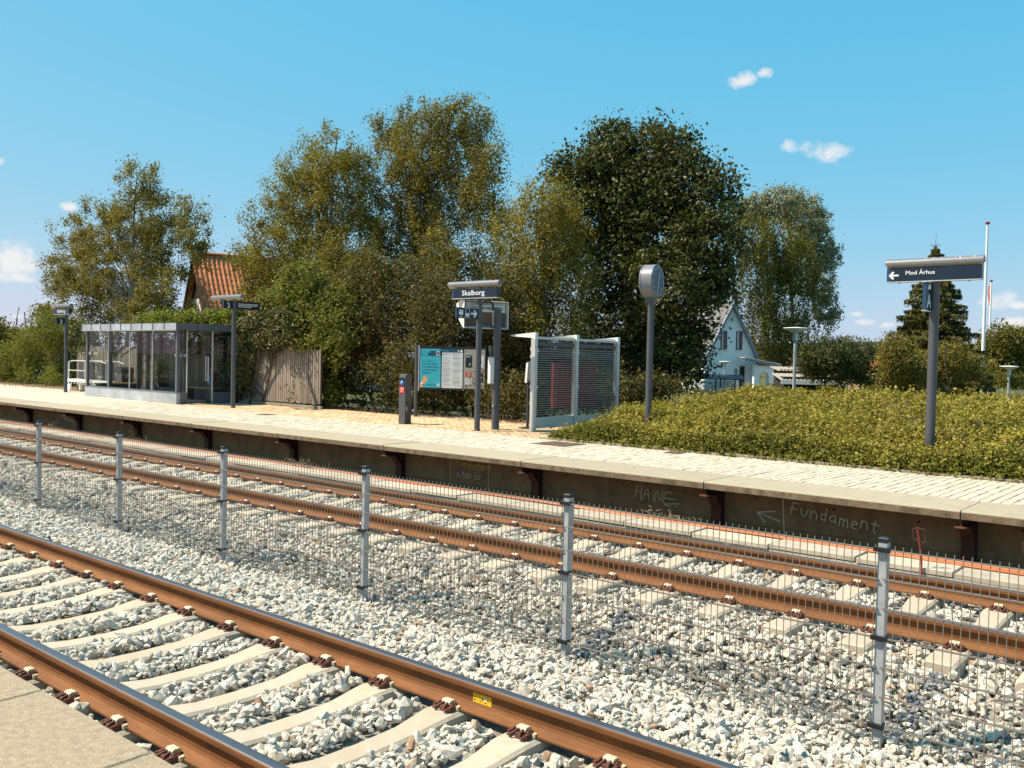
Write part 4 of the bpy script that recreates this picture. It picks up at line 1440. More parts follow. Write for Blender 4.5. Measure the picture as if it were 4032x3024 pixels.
# ------------------------------------------------------------------ notice board
def notice_board():
    ang = math.atan2(0.93, 1.73)
    t = thing('notice_board', 'three-panel notice board with a teal poster on grey posts', 'notice board', (-17.52, 16.94, 0), ang)
    for x in (0.0, 2.02):
        p = MB().cyl((x, 0.02, -0.05), (x, 0.02, 1.93), 0.048, n=18).build('post', 'pole_grey', t, None, True)
    MB().box(-0.075, -0.045, -0.03, 0.0, 0.14, 0.19).build('small_box', 'alu', t)
    fr = MB()
    fr.box(0.10, 1.92, -0.055, 0.02, 0.73, 1.88)
    f = fr.build('frame', 'black_plastic', t)
    MB().box(0.075, 0.10, -0.05, 0.02, 0.70, 1.90).build('frame_edge', 'alu', f)
    y = -0.057
    xs = [(0.125, 0.695), (0.725, 1.295), (1.325, 1.895)]
    z0, z1 = 0.785, 1.815
    def sheet(k, mt):
        return MB().box(xs[k][0], xs[k][1], y - 0.002, y, z0, z1).build('poster', mt, t)
    def rects(parent, mt, R, lay=1):
        m = MB()
        for u0, u1, v0, v1 in R:
            m.box(u0, u1, y - 0.002 - 0.0008 * lay, y - 0.002, v0, v1)
        return m.build('print', mt, parent)
    # teal poster
    p = sheet(0, 'poster_teal')
    x0 = xs[0][0]
    rects(p, 'poster_mid_teal', [(x0 + 0.0, x0 + 0.57, 1.615, 1.622)])
    tr = [(0.19, 1.645), (0.20, 1.68), (0.24, 1.735), (0.285, 1.765), (0.57, 1.765), (0.57, 1.64), (0.49, 1.632), (0.47, 1.618), (0.44, 1.632), (0.34, 1.632), (0.32, 1.618), (0.29, 1.632), (0.22, 1.636)]
    flat_poly('print', [(x0 + a, b) for a, b in tr], 'poster_dark_teal', p, (0, y - 0.0030, 0))
    flat_poly('print', [(x0 + a, b) for a, b in ((0.23, 1.71), (0.265, 1.745), (0.29, 1.745), (0.29, 1.705))], 'poster_mid_teal', p, (0, y - 0.0036, 0))
    rects(p, 'sign_white', [(x0 + 0.44, x0 + 0.53, 1.64, 1.75)], 2)
    rects(p, 'poster_black', [(x0 + 0.45, x0 + 0.48, 1.66, 1.735), (x0 + 0.49, x0 + 0.52, 1.66, 1.735)], 4)
    rects(p, 'poster_dark_teal', [(x0 + 0.005, x0 + 0.012, 1.63, 1.76), (x0 + 0.06, x0 + 0.066, 1.63, 1.76), (x0 + 0.072, x0 + 0.078, 1.63, 1.76), (x0 + 0.125, x0 + 0.131, 1.63, 1.76), (x0 + 0.005, x0 + 0.131, 1.625, 1.63), (x0 + 0.005, x0 + 0.131, 1.755, 1.76)], 2)
    letters('NT Rejsegaranti', 0.050, 'poster_mid_teal', p, (x0 + 0.055, y - 0.0032, 1.475), width=0.36, bold=0.01)
    for k, (s, w) in enumerate((('Hvis vi er skyld i,', 0.44), ('at du bliver mere', 0.45), ('end 20 minutter', 0.42), ('forsinket.', 0.26))):
        letters(s, 0.050, 'poster_dark_teal', p, (x0 + 0.055, y - 0.0032, 1.395 - 0.08 * k), width=w, bold=0.016)
    hand = [(0.0, 0.785), (0.0, 0.89), (0.055, 0.95), (0.075, 1.03), (0.10, 1.075), (0.15, 1.09), (0.20, 1.06), (0.225, 1.02), (0.215, 0.96), (0.17, 0.925), (0.10, 0.87), (0.075, 0.785)]
    flat_poly('print', [(x0 + a, b) for a, b in hand], 'poster_skin', p, (0, y - 0.0030, 0))
    flat_poly('print', [(x0 + 0.055 + 0.035 * math.cos(a), 0.905 + 0.035 * math.sin(a)) for a in np.linspace(0, 2 * PI, 16)[:-1]], 'sign_white', p, (0, y - 0.0040, 0))
    rects(p, 'poster_black', [(x0 + 0.085, x0 + 0.105, 0.855, 0.885), (x0 + 0.01, x0 + 0.03, 0.915, 0.94)], 3)
    rects(p, 'poster_dark_teal', [(x0 + 0.17, x0 + 0.45, 0.868, 0.878), (x0 + 0.15, x0 + 0.45, 0.838, 0.848)], 1)
    flat_poly('print', [(x0 + 0.51 + 0.04 * math.cos(a), 0.862 + 0.04 * math.sin(a)) for a in np.linspace(0, 2 * PI, 20)[:-1]], 'sign_white', p, (0, y - 0.0030, 0))
    flat_poly('print', [(x0 + a, b) for a, b in ((0.485, 0.85), (0.505, 0.875), (0.535, 0.875), (0.52, 0.85))], 'poster_dark_teal', p, (0, y - 0.0036, 0))
    # information sheet, two columns
    p = sheet(1, 'poster_paper')
    x0 = xs[1][0]
    rects(p, 'poster_dark_teal', [(x0, x0 + 0.57, 1.725, 1.815)])
    for cxp in (0.035, 0.095, 0.155, 0.445):
        flat_poly('print', [(x0 + cxp + 0.02 * math.cos(a), 1.77 + 0.026 * math.sin(a)) for a in np.linspace(0, 2 * PI, 14)[:-1]], 'poster_mid_teal' if cxp < 0.4 else 'poster_paper', p, (0, y - 0.0036, 0))
    flat_poly('print', [(x0 + 0.525 + 0.03 * math.cos(a), 1.768 + 0.034 * math.sin(a)) for a in np.linspace(0, 2 * PI, 18)[:-1]], 'sign_white', p, (0, y - 0.0036, 0))
    R, Rr, rr = [], [], random.Random(31)
    for c in (0.02, 0.30):
        z = 1.69
        Rr.append((x0 + c, x0 + c + 0.025, 1.655, 1.70))
        R += [(x0 + c + 0.04, x0 + c + 0.23, 1.685, 1.700), (x0 + c + 0.04, x0 + c + 0.16, 1.655, 1.668)]
        z = 1.62
        while z > 0.84:
            if rr.random() < 0.2:
                z -= 0.022
            R.append((x0 + c, x0 + c + rr.uniform(0.15, 0.25), z - 0.007, z))
            z -= 0.0185
    rects(p, 'poster_line', R)
    rects(p, 'poster_red', Rr, 2)
    # beige sheet with four notices
    p = sheet(2, 'poster_beige')
    x0 = xs[2][0]
    letters('DSB', 0.028, 'poster_black', p, (x0 + 0.025, y - 0.0032, 1.75), width=0.055, bold=0.012)
    rects(p, 'poster_line', [(x0 + 0.09, x0 + 0.21, 1.755, 1.77), (x0 + 0.02, x0 + 0.11, 0.81, 0.82)])
    rects(p, 'poster_black', [(x0 + 0.045, x0 + 0.225, 1.34, 1.665)])
    rects(p, 'poster_dark_teal', [(x0 + 0.045, x0 + 0.225, 1.595, 1.655)], 2)
    rects(p, 'poster_paper', [(x0 + 0.055, x0 + 0.16, 1.615, 1.63), (x0 + 0.15, x0 + 0.175, 1.40, 1.45)], 3)
    rects(p, 'poster_red', [(x0 + 0.045, x0 + 0.225, 1.085, 1.225)])
    m = MB()
    for k in range(20):
        a, b = 2 * PI * k / 20, 2 * PI * (k + 1) / 20
        m.add([(x0 + 0.135 + r * math.cos(q), y - 0.0036, 1.168 + r * 1.1 * math.sin(q)) for r, q in ((0.034, a), (0.034, b), (0.041, b), (0.041, a))], [(0, 1, 2, 3)])
    m.box(x0 + 0.132, x0 + 0.138, y - 0.0036, y - 0.003, 1.165, 1.197)
    m.box(x0 + 0.135, x0 + 0.157, y - 0.0036, y - 0.003, 1.162, 1.168)
    m.box(x0 + 0.075, x0 + 0.195, y - 0.0036, y - 0.003, 1.10, 1.112)
    m.build('print', 'poster_paper', p)
    rects(p, 'poster_paper', [(x0 + 0.045, x0 + 0.225, 0.90, 1.075), (x0 + 0.395, x0 + 0.535, 1.35, 1.66), (x0 + 0.395, x0 + 0.53, 0.91, 0.94)])
    rects(p, 'poster_line', [(x0 + 0.06, x0 + 0.21, 1.05 - 0.02 * k, 1.056 - 0.02 * k) for k in range(7)], 2)
    rects(p, 'poster_black', [(x0 + 0.44, x0 + 0.48, 1.46, 1.52), (x0 + 0.395, x0 + 0.53, 0.945, 1.185)], 2)
    rects(p, 'poster_red', [(x0 + 0.395, x0 + 0.53, 1.185, 1.225), (x0 + 0.505, x0 + 0.535, 1.73, 1.775)], 2)
    m = MB()
    for k in range(14):
        a, b = 2 * PI * k / 14, 2 * PI * (k + 1) / 14
        m.add([(x0 + 0.455 + r * 1.5 * math.cos(q), y - 0.0044, 1.09 + r * math.sin(q)) for r, q in ((0.022, a), (0.022, b), (0.029, b), (0.029, a))], [(0, 1, 2, 3)])
    m.build('print', 'poster_paper', p)


notice_board()


# ------------------------------------------------------------------ striped glass bus-stop shelter
def stripe_shelter():
    t = thing('wind_shelter', 'white framed shelter wall of glass with horizontal slats beside the hedge', 'shelter', (-12.5, 15.68, 0))
    ys = (0.0, 1.55, 3.28)
    for y in ys:
        p = MB().box(-0.055, 0.055, y - 0.05, y + 0.05, -0.05, 2.10).build('post', 'alu', t)
        MB().prism([(0.058, 2.185), (0.058, 2.03), (0.0, 2.06), (-0.64, 2.10), (-0.64, 2.125)], 'y', y - 0.052, y + 0.052).build('roof_arm', 'white_paint', p)
    for k in (0, 1):
        y0, y1 = ys[k] + 0.055, ys[k + 1] - 0.055
        g = MB().box(-0.006, 0.006, y0, y1, 0.32, 2.03).build('pane', 'glass_grey', t)
        n = 30
        sm = MB().box(-0.009, 0.009, y0 + 0.01, y1 - 0.01, -0.0075, 0.0075).mesh('slat', 'slat_grey')
        for i in range(n):
            link('slat', sm, g, (0, 0, 0.36 + i * 0.0505))
        MB().box(-0.03, 0.03, y0, y1, 2.04, 2.095).build('top_rail', 'alu', t)
        MB().box(-0.05, -0.02, y0, y1, 1.90, 1.97).build('rear_rail', 'alu', t)
        MB().box(-0.02, 0.02, y0, y1, 0.06, 0.305).build('kick_panel', 'alu', t)
        cl = MB().box(0.007, 0.022, -0.03, 0.03, -0.03, 0.03).mesh('glass_clamp', 'alu')
        for yy in (y0 + 0.04, y1 - 0.04):
            for z in (1.78, 0.98):
                link('glass_clamp', cl, t, (0.006, yy, z))
    m = MB().box(-0.09, -0.058, -0.035, 0.035, -0.035, 0.035).mesh('glass_clamp', 'alu')
    for z in (1.82, 1.65, 0.98, 0.62):
        link('glass_clamp', m, t, (0, 0, z))
    MB().box(-0.62, -0.02, ys[0] - 0.05, ys[2] + 0.05, 2.126, 2.138).build('roof_pane', 'glass_grey', t)


stripe_shelter()
b = thing('advert_board', 'dark red advertising board with white lettering behind the slatted glass', 'board', (-12.95, 16.95, 0))
MB().box(-0.035, 0.035, 0.0, 1.75, 0.45, 1.52).build('board', 'banner_red', b)
MB().box(-0.03, 0.03, 0.03, 0.09, -0.08, 0.45).box(-0.03, 0.03, 1.62, 1.68, -0.08, 0.45).build('leg', 'steel_dark', b)
m = MB()
rr = random.Random(8)
for (yy, w) in ((0.05, 0.035), (0.12, 0.03)):
    z = 1.40
    while z > 0.50:
        l = rr.uniform(0.015, 0.05)
        if rr.random() < 0.8:
            m.box(0.035, 0.0362, yy, yy + w, z - l, z)
        z -= l + 0.018
m.build('lettering', 'sign_white', b)
b2 = thing('parked_bicycle_stand', 'grey steel stand with a leaflet box seen through the slatted glass', 'stand', (-13.15, 16.3, 0))
MB().box(-0.02, 0.02, -0.03, 0.03, -0.05, 1.55).build('post', 'steel_dark', b2)
MB().prism([(-0.10, 1.05), (0.12, 1.15), (0.10, 1.55), (-0.06, 1.50)], 'x', -0.03, 0.03).build('leaflet_box', 'poster_paper', b2)
MB().box(-0.15, 0.15, -0.15, 0.15, -0.002, 0.02).build('foot', 'steel_dark', b2)
b2.name = 'leaflet_stand'


# ------------------------------------------------------------------ platform clock
def clock():
    t = thing('platform_clock', 'grey double-faced round platform clock on a pole in the hedge', 'clock', (-9.14, 15.0, 0), math.radians(9))
    MB().cyl((0, 0, -0.05), (0, 0, 2.76), 0.062, n=20).build('pole', 'pole_grey', t, None, True)
    MB().box(-0.10, 0.10, -0.06, 0.06, 2.72, 2.81).build('collar', 'pole_grey', t)
    R, zc, h = 0.325, 3.12, 0.135
    prof = [(R - 0.02, -h), (R, -h + 0.015), (R, -h + 0.03), (R - 0.008, -h + 0.035), (R - 0.008, h - 0.035), (R, h - 0.03), (R, h - 0.015), (R - 0.02, h)]
    c = MB().lathe(prof, 40).build('case', 'clock_case', t, (0, 0, zc), True)
    c.rotation_euler = (0, PI / 2, 0)
    for s in (1, -1):
        f = MB().lathe([(R - 0.021, 0.0), (R - 0.021, 0.003)], 40).build('dial', 'clock_face', t, (s * (h - 0.001) - (0.003 if s < 0 else 0), 0, zc))
        f.rotation_euler = (0, PI / 2, 0)
        x = s * (h + 0.004)
        m = MB()
        for k in range(60):
            a = 2 * PI * k / 60
            L, w = (0.06, 0.011) if k % 5 == 0 else (0.025, 0.005)
            d = Vector((0, math.sin(a) * s, math.cos(a)))
            n = Vector((0, math.cos(a) * s, -math.sin(a))) * w / 2
            p, q = d * (R - 0.035 - L), d * (R - 0.035)
            m.add([(x, (p + n).y, zc + (p + n).z), (x, (q + n).y, zc + (q + n).z), (x, (q - n).y, zc + (q - n).z), (x, (p - n).y, zc + (p - n).z)], [(0, 1, 2, 3)])
        link('hour_marks', m.mesh('hour_marks', 'sign_white', fix=False), t)
        def hand(ang, L, w, xx):
            d = Vector((0, math.sin(ang) * s, math.cos(ang)))
            n = Vector((0, math.cos(ang) * s, -math.sin(ang))) * w / 2
            p, q = d * -0.05, d * L
            mm = MB()
            mm.add([(xx, (v).y, zc + v.z) for v in (p + n, q + n * 0.7, q - n * 0.7, p - n)], [(0, 1, 2, 3)])
            link('hand', mm.mesh('hand', 'sign_white', fix=False), t)
        hand(math.radians(16), 0.17, 0.024, x + s * 0.004)
        hand(math.radians(193), 0.26, 0.018, x + s * 0.007)


clock()


# ------------------------------------------------------------------ glass waiting shelter
def waiting_shelter():
    X0, X1, Y0, Y1 = -31.42, -25.46, 14.58, 16.62
    t = thing('waiting_shelter', 'glass waiting shelter with a zinc roof edge and zinc plinth', 'shelter', (X1, Y0, 0))
    W, D = X1 - X0, Y1 - Y0
    def bx(name, m, x0, x1, y0, y1, z0, z1, par=None):
        return MB().box(x0, x1, y0, y1, z0, z1).build(name, m, par or t)
    # plinth
    bx('plinth', 'zinc', -W, -W / 2 - 0.003, 0, 0.12, -0.03, 0.345)
    bx('plinth', 'zinc', -W / 2 + 0.003, 0, 0, 0.12, -0.03, 0.345)
    bx('sill', 'zinc_dark', -W - 0.02, 0.02, -0.02, 0.16, 0.347, 0.365)
    bx('plinth', 'zinc_dark', -0.12, -0.001, 0.123, 0.36, -0.03, 0.345)
    bx('plinth', 'zinc_dark', -0.12, -0.001, 1.27, D, -0.03, 0.345)
    bx('plinth', 'zinc_dark', -W, -W + 0.1, 0.125, D, -0.03, 0.345)
    bx('plinth', 'zinc_dark', -W + 0.11, -0.13, D - 0.1, D, -0.03, 0.345)
    bx('floor', 'paver', -W + 0.1, -0.12, 0.12, D - 0.1, -0.01, 0.006)
    # roof with zinc fascia panels
    r = bx('roof', 'zinc_dark', -W - 0.06, 0.08, -0.06, D + 0.06, 2.27, 2.43)
    n = 9
    pw = (W + 0.16) / n
    for k in range(n):
        x = -W - 0.08 + k * pw
        bx('fascia_panel', 'zinc', x + 0.006, x + pw - 0.006, -0.085, -0.063, 2.262, 2.455, r)
        bx('seam', 'zinc_dark', x - 0.012, x + 0.012, -0.10, -0.086, 2.255, 2.475, r)
    for k in range(3):
        y = -0.06 + k * (D + 0.12) / 3
        bx('fascia_panel', 'zinc_dark', 0.083, 0.10, y + 0.005, y + (D + 0.12) / 3 - 0.005, 2.262, 2.455, r)
    bx('roof_edge', 'zinc_dark', -W - 0.08, 0.10, -0.085, D + 0.08, 2.456, 2.466, r)
    bx('gutter_lip', 'alu', -W - 0.08, 0.10, -0.10, -0.088, 2.236, 2.254, r)
    # frame posts and round columns
    for (x, y) in ((-0.06, 0.06), (-W + 0.06, 0.06), (-0.06, D - 0.06), (-W + 0.06, D - 0.06)):
        bx('corner_post', 'zinc_dark', x - 0.045, x + 0.045, y - 0.045, y + 0.045, 0.3, 2.27)
    for (x, y) in ((-5.25, 0.55), (-2.75, 0.55), (-2.75, 1.55), (-0.28, 0.45), (-5.25, 1.55)):
        MB().cyl((x, y, 0), (x, y, 2.27), 0.062, n=16).build('column', 'steel_dark', t, None, True)
    # panes
    for k in range(4):
        a, b = -W + 0.11 + k * (W - 0.22) / 4, -W + 0.11 + (k + 1) * (W - 0.22) / 4
        bx('pane', 'glass', a + 0.004, b - 0.004, 0.055, 0.065, 0.366, 2.268)
        bx('pane', 'glass', a + 0.004, b - 0.004, D - 0.065, D - 0.055, 0.346, 2.268)
        if k:
            bx('mullion', 'alu', a - 0.012, a + 0.012, 0.045, 0.075, 0.366, 2.268)
    bx('pane', 'glass', -0.065, -0.055, 0.11, 0.36, 0.346, 2.268)
    bx('pane', 'glass', -0.065, -0.055, 1.27, D - 0.11, 0.346, 2.268)
    bx('pane', 'glass', -W + 0.055, -W + 0.065, 0.11, D - 0.11, 0.346, 2.268)
    # door in the end wall
    d = bx('door', 'glass', -0.066, -0.054, 0.38, 1.22, 0.06, 2.24)
    for (y0, y1, z0, z1) in ((0.362, 0.385, 0.0, 2.268), (1.225, 1.265, 0.0, 2.268)):
        bx('door_frame', 'alu', -0.078, -0.042, y0, y1, z0, z1)
    bx('door_rail', 'steel_dark', -0.072, -0.048, 0.386, 1.22, 0.015, 0.058, d)
    MB().tube([(-0.045, 1.05, 0.72), (0.02, 1.05, 0.72), (0.02, 1.05, 1.45), (-0.045, 1.05, 1.45)], 0.014, 8).tube([(-0.045, 0.97, 0.72), (0.02, 0.97, 0.72), (0.02, 0.97, 1.45), (-0.045, 0.97, 1.45)], 0.010, 8).build('handle', 'sign_white', d, None, True)
    # row of white dots on the glass
    m = MB()
    def dot(cx, cy, r, axis):
        vs = []
        for i in range(14):
            a = 2 * PI * i / 14
            u, v = r * math.cos(a), r * 0.95 * math.sin(a)
            vs.append((cx + u, cy, 1.48 + v) if axis == 'y' else (cx, cy + u, 1.48 + v))
        m.add(vs, [tuple(range(14))])
    for x in (-5.85, -5.72, -5.40, -5.26, -0.16):
        dot(x, 0.053, 0.055, 'y')
    for y in (0.16, 0.30):
        dot(-0.0535, y, 0.055, 'x')
    link('glass_dots', m.mesh('glass_dots', 'poster_line', fix=False), t)
    # door sign
    s = bx('door_sign', 'sign_navy', -0.30, -0.27, 1.32, 1.90, 2.0, 2.2)
    letters('Mødeplads', 0.05, 'poster_line', s, (-0.268, 1.55, 2.09), rot=R90, width=0.26)
    s2 = bx('door_sign', 'sign_navy', -0.053, -0.049, 1.29, 1.45, 1.95, 2.12)
    strokes('symbol', [[(0.0, 0.06), (0.0, 0.02), (0.03, 0.02), (0.045, -0.03)], [(-0.01, 0.03), (-0.03, 0.0), (-0.025, -0.035), (0.0, -0.045), (0.025, -0.03)]], 0.012, 'poster_line', s2, (-0.047, 1.37, 2.03), R90)
    # benches inside
    for (x0, x1, y0, y1) in ((-W + 0.15, -W + 0.55, 0.25, D - 0.25), (-2.2, -0.5, D - 0.55, D - 0.15)):
        be = MB()
        if x1 - x0 < 1:
            sl = [(x0 + 0.1 * i, x0 + 0.1 * i + 0.08, y0, y1) for i in range(4)]
        else:
            sl = [(x0, x1, y0 + 0.1 * i, y0 + 0.1 * i + 0.08) for i in range(4)]
        for q in sl:
            bx('bench_slat', 'bench_wood', q[0], q[1], q[2], q[3], 0.42, 0.46)
        bx('bench_leg', 'steel_dark', x0 + 0.05, x0 + 0.1, y0 + 0.05, y1 - 0.05 if x1 - x0 < 1 else y0 + 0.35, 0.0, 0.42)
        bx('bench_leg', 'steel_dark', x1 - 0.1, x1 - 0.05, y0 + 0.05, y1 - 0.05 if x1 - x0 < 1 else y0 + 0.35, 0.0, 0.42)
    c = thing('info_cabinet', 'small dark wall cabinet with a white pictogram inside the glass shelter', 'cabinet', (-26.4, 16.35, 0))
    MB().box(-0.15, 0.15, -0.1, 0.1, 0.0, 0.95).build('body', 'steel_dark', c)
    MB().box(-0.06, 0.06, -0.104, -0.1005, 0.55, 0.80).build('pictogram', 'reader_blue', c)


waiting_shelter()

# litter bin seen through the glass
t = thing('litter_bin', 'dark grey litter bin with a domed lid behind the glass shelter', 'bin', (-31.0, 17.02, 0))
t.location = (-31.95, 16.25, 0)
MB().box(-0.24, 0.24, -0.22, 0.22, 0.0, 0.80).build('body', 'pole_grey', t)
MB().prism([(-0.25, 0.802), (0.25, 0.802), (0.25, 0.86)] + [(0.25 * math.cos(a), 0.86 + 0.16 * math.sin(a)) for a in np.linspace(0.2, PI - 0.2, 8)] + [(-0.25, 0.86)], 'y', -0.24, 0.24).build('lid', 'steel_dark', t)
MB().box(0.2402, 0.244, -0.06, 0.06, 0.62, 0.76).build('plate', 'poster_line', t)
MB().box(-0.2, -0.15, -0.224, -0.2202, 0.72, 0.78).build('lock', 'alu', t)


# wheelchair ramp trolley
def ramp_trolley():
    t = thing('ramp_trolley', 'white framed wheelchair ramp trolley with dark panels behind the shelter', 'trolley', (-35.95, 16.25, 0))
    L = 3.4
    MB().box(0, L, -0.35, 0.35, 0.36, 0.46).build('deck', 'white_paint', t)
    for x in (0.1, 1.1, 2.2, 3.2):
        MB().box(x, x + 0.06, -0.30, -0.24, 0.05, 0.36).box(x, x + 0.06, 0.24, 0.30, 0.05, 0.36).build('leg', 'white_paint', t)
    for x in (0.35, 3.0):
        for y in (-0.33, 0.33):
            MB().cyl((x, y - 0.03, 0.14), (x, y + 0.03, 0.14), 0.14, n=18).build('wheel', 'white_paint', t, None, True)
    for y in (-0.33, 0.33):
        r = MB()
        r.tube([(0.25, y, 0.46), (0.25, y, 1.12), (0.6, y, 1.17), (1.7, y, 1.18), (1.7, y, 0.46)], 0.022, 8)
        r.tube([(1.85, y, 0.46), (1.85, y, 1.18), (2.9, y, 1.17), (3.3, y, 1.10), (3.3, y, 0.46)], 0.022, 8)
        r.tube([(0.25, y, 0.80), (1.7, y, 0.80)], 0.018, 8)
        r.build('handrail', 'alu', t, None, True)
    for (x0, x1, m_) in ((0.42, 0.85, 'steel_dark'), (0.87, 1.10, 'fence_wood'), (1.12, 1.66, 'steel_dark'), (1.92, 2.35, 'fence_wood'), (2.38, 3.2, 'steel_dark')):
        MB().box(x0, x1, -0.02, 0.02, 0.47, 1.12).build('panel', m_, t)
    m = MB()
    for k in range(9):
        m.box(0.30 + 0.006 * k, 0.36 + 0.006 * k, -0.352, -0.346, 0.47 + 0.072 * k, 0.505 + 0.072 * k)
    for k in range(12):
        m.prism([(0.4 + 0.24 * k, 0.28), (0.5 + 0.24 * k, 0.28), (0.56 + 0.24 * k, 0.34), (0.46 + 0.24 * k, 0.34)], 'y', -0.31, -0.305)
    m.build('hazard_stripe', 'sign_white', t)
    p = MB().box(2.45, 2.72, -0.36, -0.345, 0.86, 1.06).build('sign_plate', 'sign_navy', t)
    strokes('symbol', [[(0.0, 0.06), (0.0, 0.0), (0.04, 0.0), (0.06, -0.06)], [(-0.02, 0.03), (-0.04, -0.02), (0.0, -0.06), (0.04, -0.03)]], 0.016, 'sign_white', p, (2.58, -0.362, 0.96))


ramp_trolley()


# ------------------------------------------------------------------ board fence behind the platform
def board_fence():
    t = thing('board_fence', 'weathered upright-board timber fence half overgrown with ivy', 'fence', (-29, 16.86, 0))
    rr = random.Random(5)
    b1 = MB().cham(-0.036, 0.036, -0.012, 0.012, 0.13, 1.74, 0.003).mesh('board', 'fence_wood')
    x = -8.0
    while x < 7.6:
        link('board', b1, t, (x, rr.uniform(-0.004, 0.004), rr.uniform(-0.015, 0.015)), (0, rr.uniform(-0.006, 0.006), 0))
        x += 0.097
    MB().box(-8, 7.6, 0.018, 0.028, 0.14, 1.70).build('backing', 'dark_wood', t)
    for z in (0.4, 1.4):
        MB().box(-8, 7.6, 0.03, 0.07, z - 0.05, z + 0.05).build('rail', 'fence_wood', t)
    for k in range(9):
        MB().box(-8 + 1.9 * k, -7.9 + 1.9 * k, 0.03, 0.13, -0.1, 1.7).build('post', 'fence_wood', t)
    me = MB().cham(-0.97, 0.97, -0.06, 0.02, -0.1, 0.085, 0.008).mesh('base_stone', 'kerb_stone')
    for k in range(8):
        link('base_stone', me, t, (-7.0 + 1.96 * k, -0.03, 0))


board_fence()


# ------------------------------------------------------------------ white gabled house
def white_house():
    th = math.radians(52.8)
    t = thing('white_house', 'white plastered house with a steep gable and arched porch behind the hedge', 'house', (-32.55, 65.45, -1.35), th)
    G = 1.35                                  # platform level above the house ground
    hw, ez, rz = 2.15, 2.05 + G, 6.15 + G
    L = 9.0
    MB().prism([(-hw, -0.3), (hw, -0.3), (hw, ez), (0, rz), (-hw, ez)], 'y', 0, L).build('wall', 'white_plaster', t)
    # roof planes with thick grey verges
    sl = (rz - ez) / hw
    for s in (-1, 1):
        r = MB()
        o = 0.22
        p = [(0, rz + 0.10), (s * (hw + o), ez - sl * o + 0.10), (s * (hw + o), ez - sl * o + 0.26), (0, rz + 0.30)]
        r.prism(p, 'y', -0.05, L + 0.3)
        ro = r.build('roof', 'grey_tile', t)
        p2 = [(0, rz - 0.06), (s * (hw + o + 0.02), ez - sl * o - 0.10), (s * (hw + o + 0.02), ez - sl * o + 0.27), (0, rz + 0.31)]
        MB().prism(p2, 'y', -0.40, -0.052).build('verge_board', 'grey_trim', ro)
        if s < 0:
            # roof tiles on the slope that shows
            tm = MB().cham(-0.15, 0.15, -0.19, 0.19, 0.0, 0.03, 0.01).mesh('tile', 'grey_tile')
            a = math.atan2(sl, 1.0)
            for i in range(14):
                for j in range(12):
                    d = 0.25 + j * 0.36
                    x = -d * math.cos(a)
                    z = rz + 0.32 - d * math.sin(a)
                    lk = link('tile', tm, ro, (x, 0.12 + i * 0.31, z), (0, a * -1, 0))
                    lk.rotation_euler = (0, -a, 0)
                    lk.rotation_mode = 'XYZ'
                    lk.scale = (1.2, 0.8, 1)
    # windows
    for x in (-0.62, 0.68):
        z0, z1 = 2.74 + G, 4.2 + G
        w = MB().box(x - 0.27, x + 0.27, -0.03, 0.05, z0, z1).build('window', 'window_frame', t)
        m = MB()
        for (a, b) in ((-0.21, -0.02), (0.02, 0.21)):
            for (c, d) in ((0.06, 0.68), (0.74, 1.40)):
                m.box(x + a, x + b, -0.036, -0.031, z0 + c, z0 + d)
        m.build('pane', 'window_glass', w)
        MB().box(x - 0.34, x + 0.34, -0.10, -0.002, z0 - 0.07, z0 - 0.01).build('sill', 'white_plaster', w)
        MB().box(x - 0.16, x - 0.06, -0.0385, -0.0365, z0 + 0.06, z1 - 0.06).build('curtain', 'dirt_white', w)
    d = MB().box(0.78, 1.22, -0.03, 0.05, -0.55 + G, 1.5 + G).build('door', 'window_frame', t)
    MB().box(0.85, 1.15, -0.036, -0.031, 0.45 + G, 1.35 + G).build('pane', 'window_glass', d)
    MB().box(0.38, 0.56, -0.12, -0.002, 0.82 + G, 1.2 + G).prism([(0.36, 1.2 + G), (0.58, 1.2 + G), (0.58, 1.24 + G), (0.36, 1.28 + G)], 'y', -0.14, -0.002).build('letter_box', 'grey_trim', t)
    MB().box(-0.06, 0.06, -0.1, -0.002, 5.0 + G, 5.12 + G).box(-0.02, 0.02, -0.2, -0.1, 5.02 + G, 5.3 + G).build('wall_lamp', 'grey_trim', t)
    # porch
    px0, px1, py0 = 1.35, 3.35, -1.35
    p = MB()
    p.box(px0, px0 + 0.25, py0, py0 + 0.30, -0.3, 1.62 + G)
    # front wall with an arched opening
    ax, aw, az = 2.2, 0.42, 0.65 + G
    seg = []
    for k in range(13):
        a = PI - PI * k / 12
        seg.append((ax + aw * math.cos(a), az + aw * math.sin(a)))
    top = 1.55 + G
    for (a, b) in zip(seg[:-1], seg[1:]):
        p.prism([a, b, (b[0], top), (a[0], top)], 'y', py0 + 0.02, py0 + 0.26)
    p.box(px0 + 0.25, ax - aw, py0 + 0.02, py0 + 0.26, -0.3, top)
    p.box(ax + aw, px1, py0 + 0.02, py0 + 0.26, -0.3, top)
    p.box(px1 - 0.02, px1 + 0.22, py0 - 1.1, py0 + 0.015, -0.3, 1.40 + G)
    p.box(px1 - 0.26, px1 - 0.02, py0 + 0.27, -0.002, -0.3, 1.50 + G)
    po = p.build('porch_wall', 'white_plaster', t)
    a = math.radians(-9)
    rf = MB()
    for k in range(20):
        x = 0.35 + k * 0.155
        zt = 2.14 + G - (x - 0.35) * 0.15
        rf.prism([(x, zt), (x + 0.05, zt + 0.04), (x + 0.10, zt + 0.035), (x + 0.155, zt - 0.023), (x + 0.155, zt - 0.06), (x, zt - 0.037)], 'y', py0 - 0.35, -0.41)
    r = rf.build('porch_roof', 'fibre_roof', t)
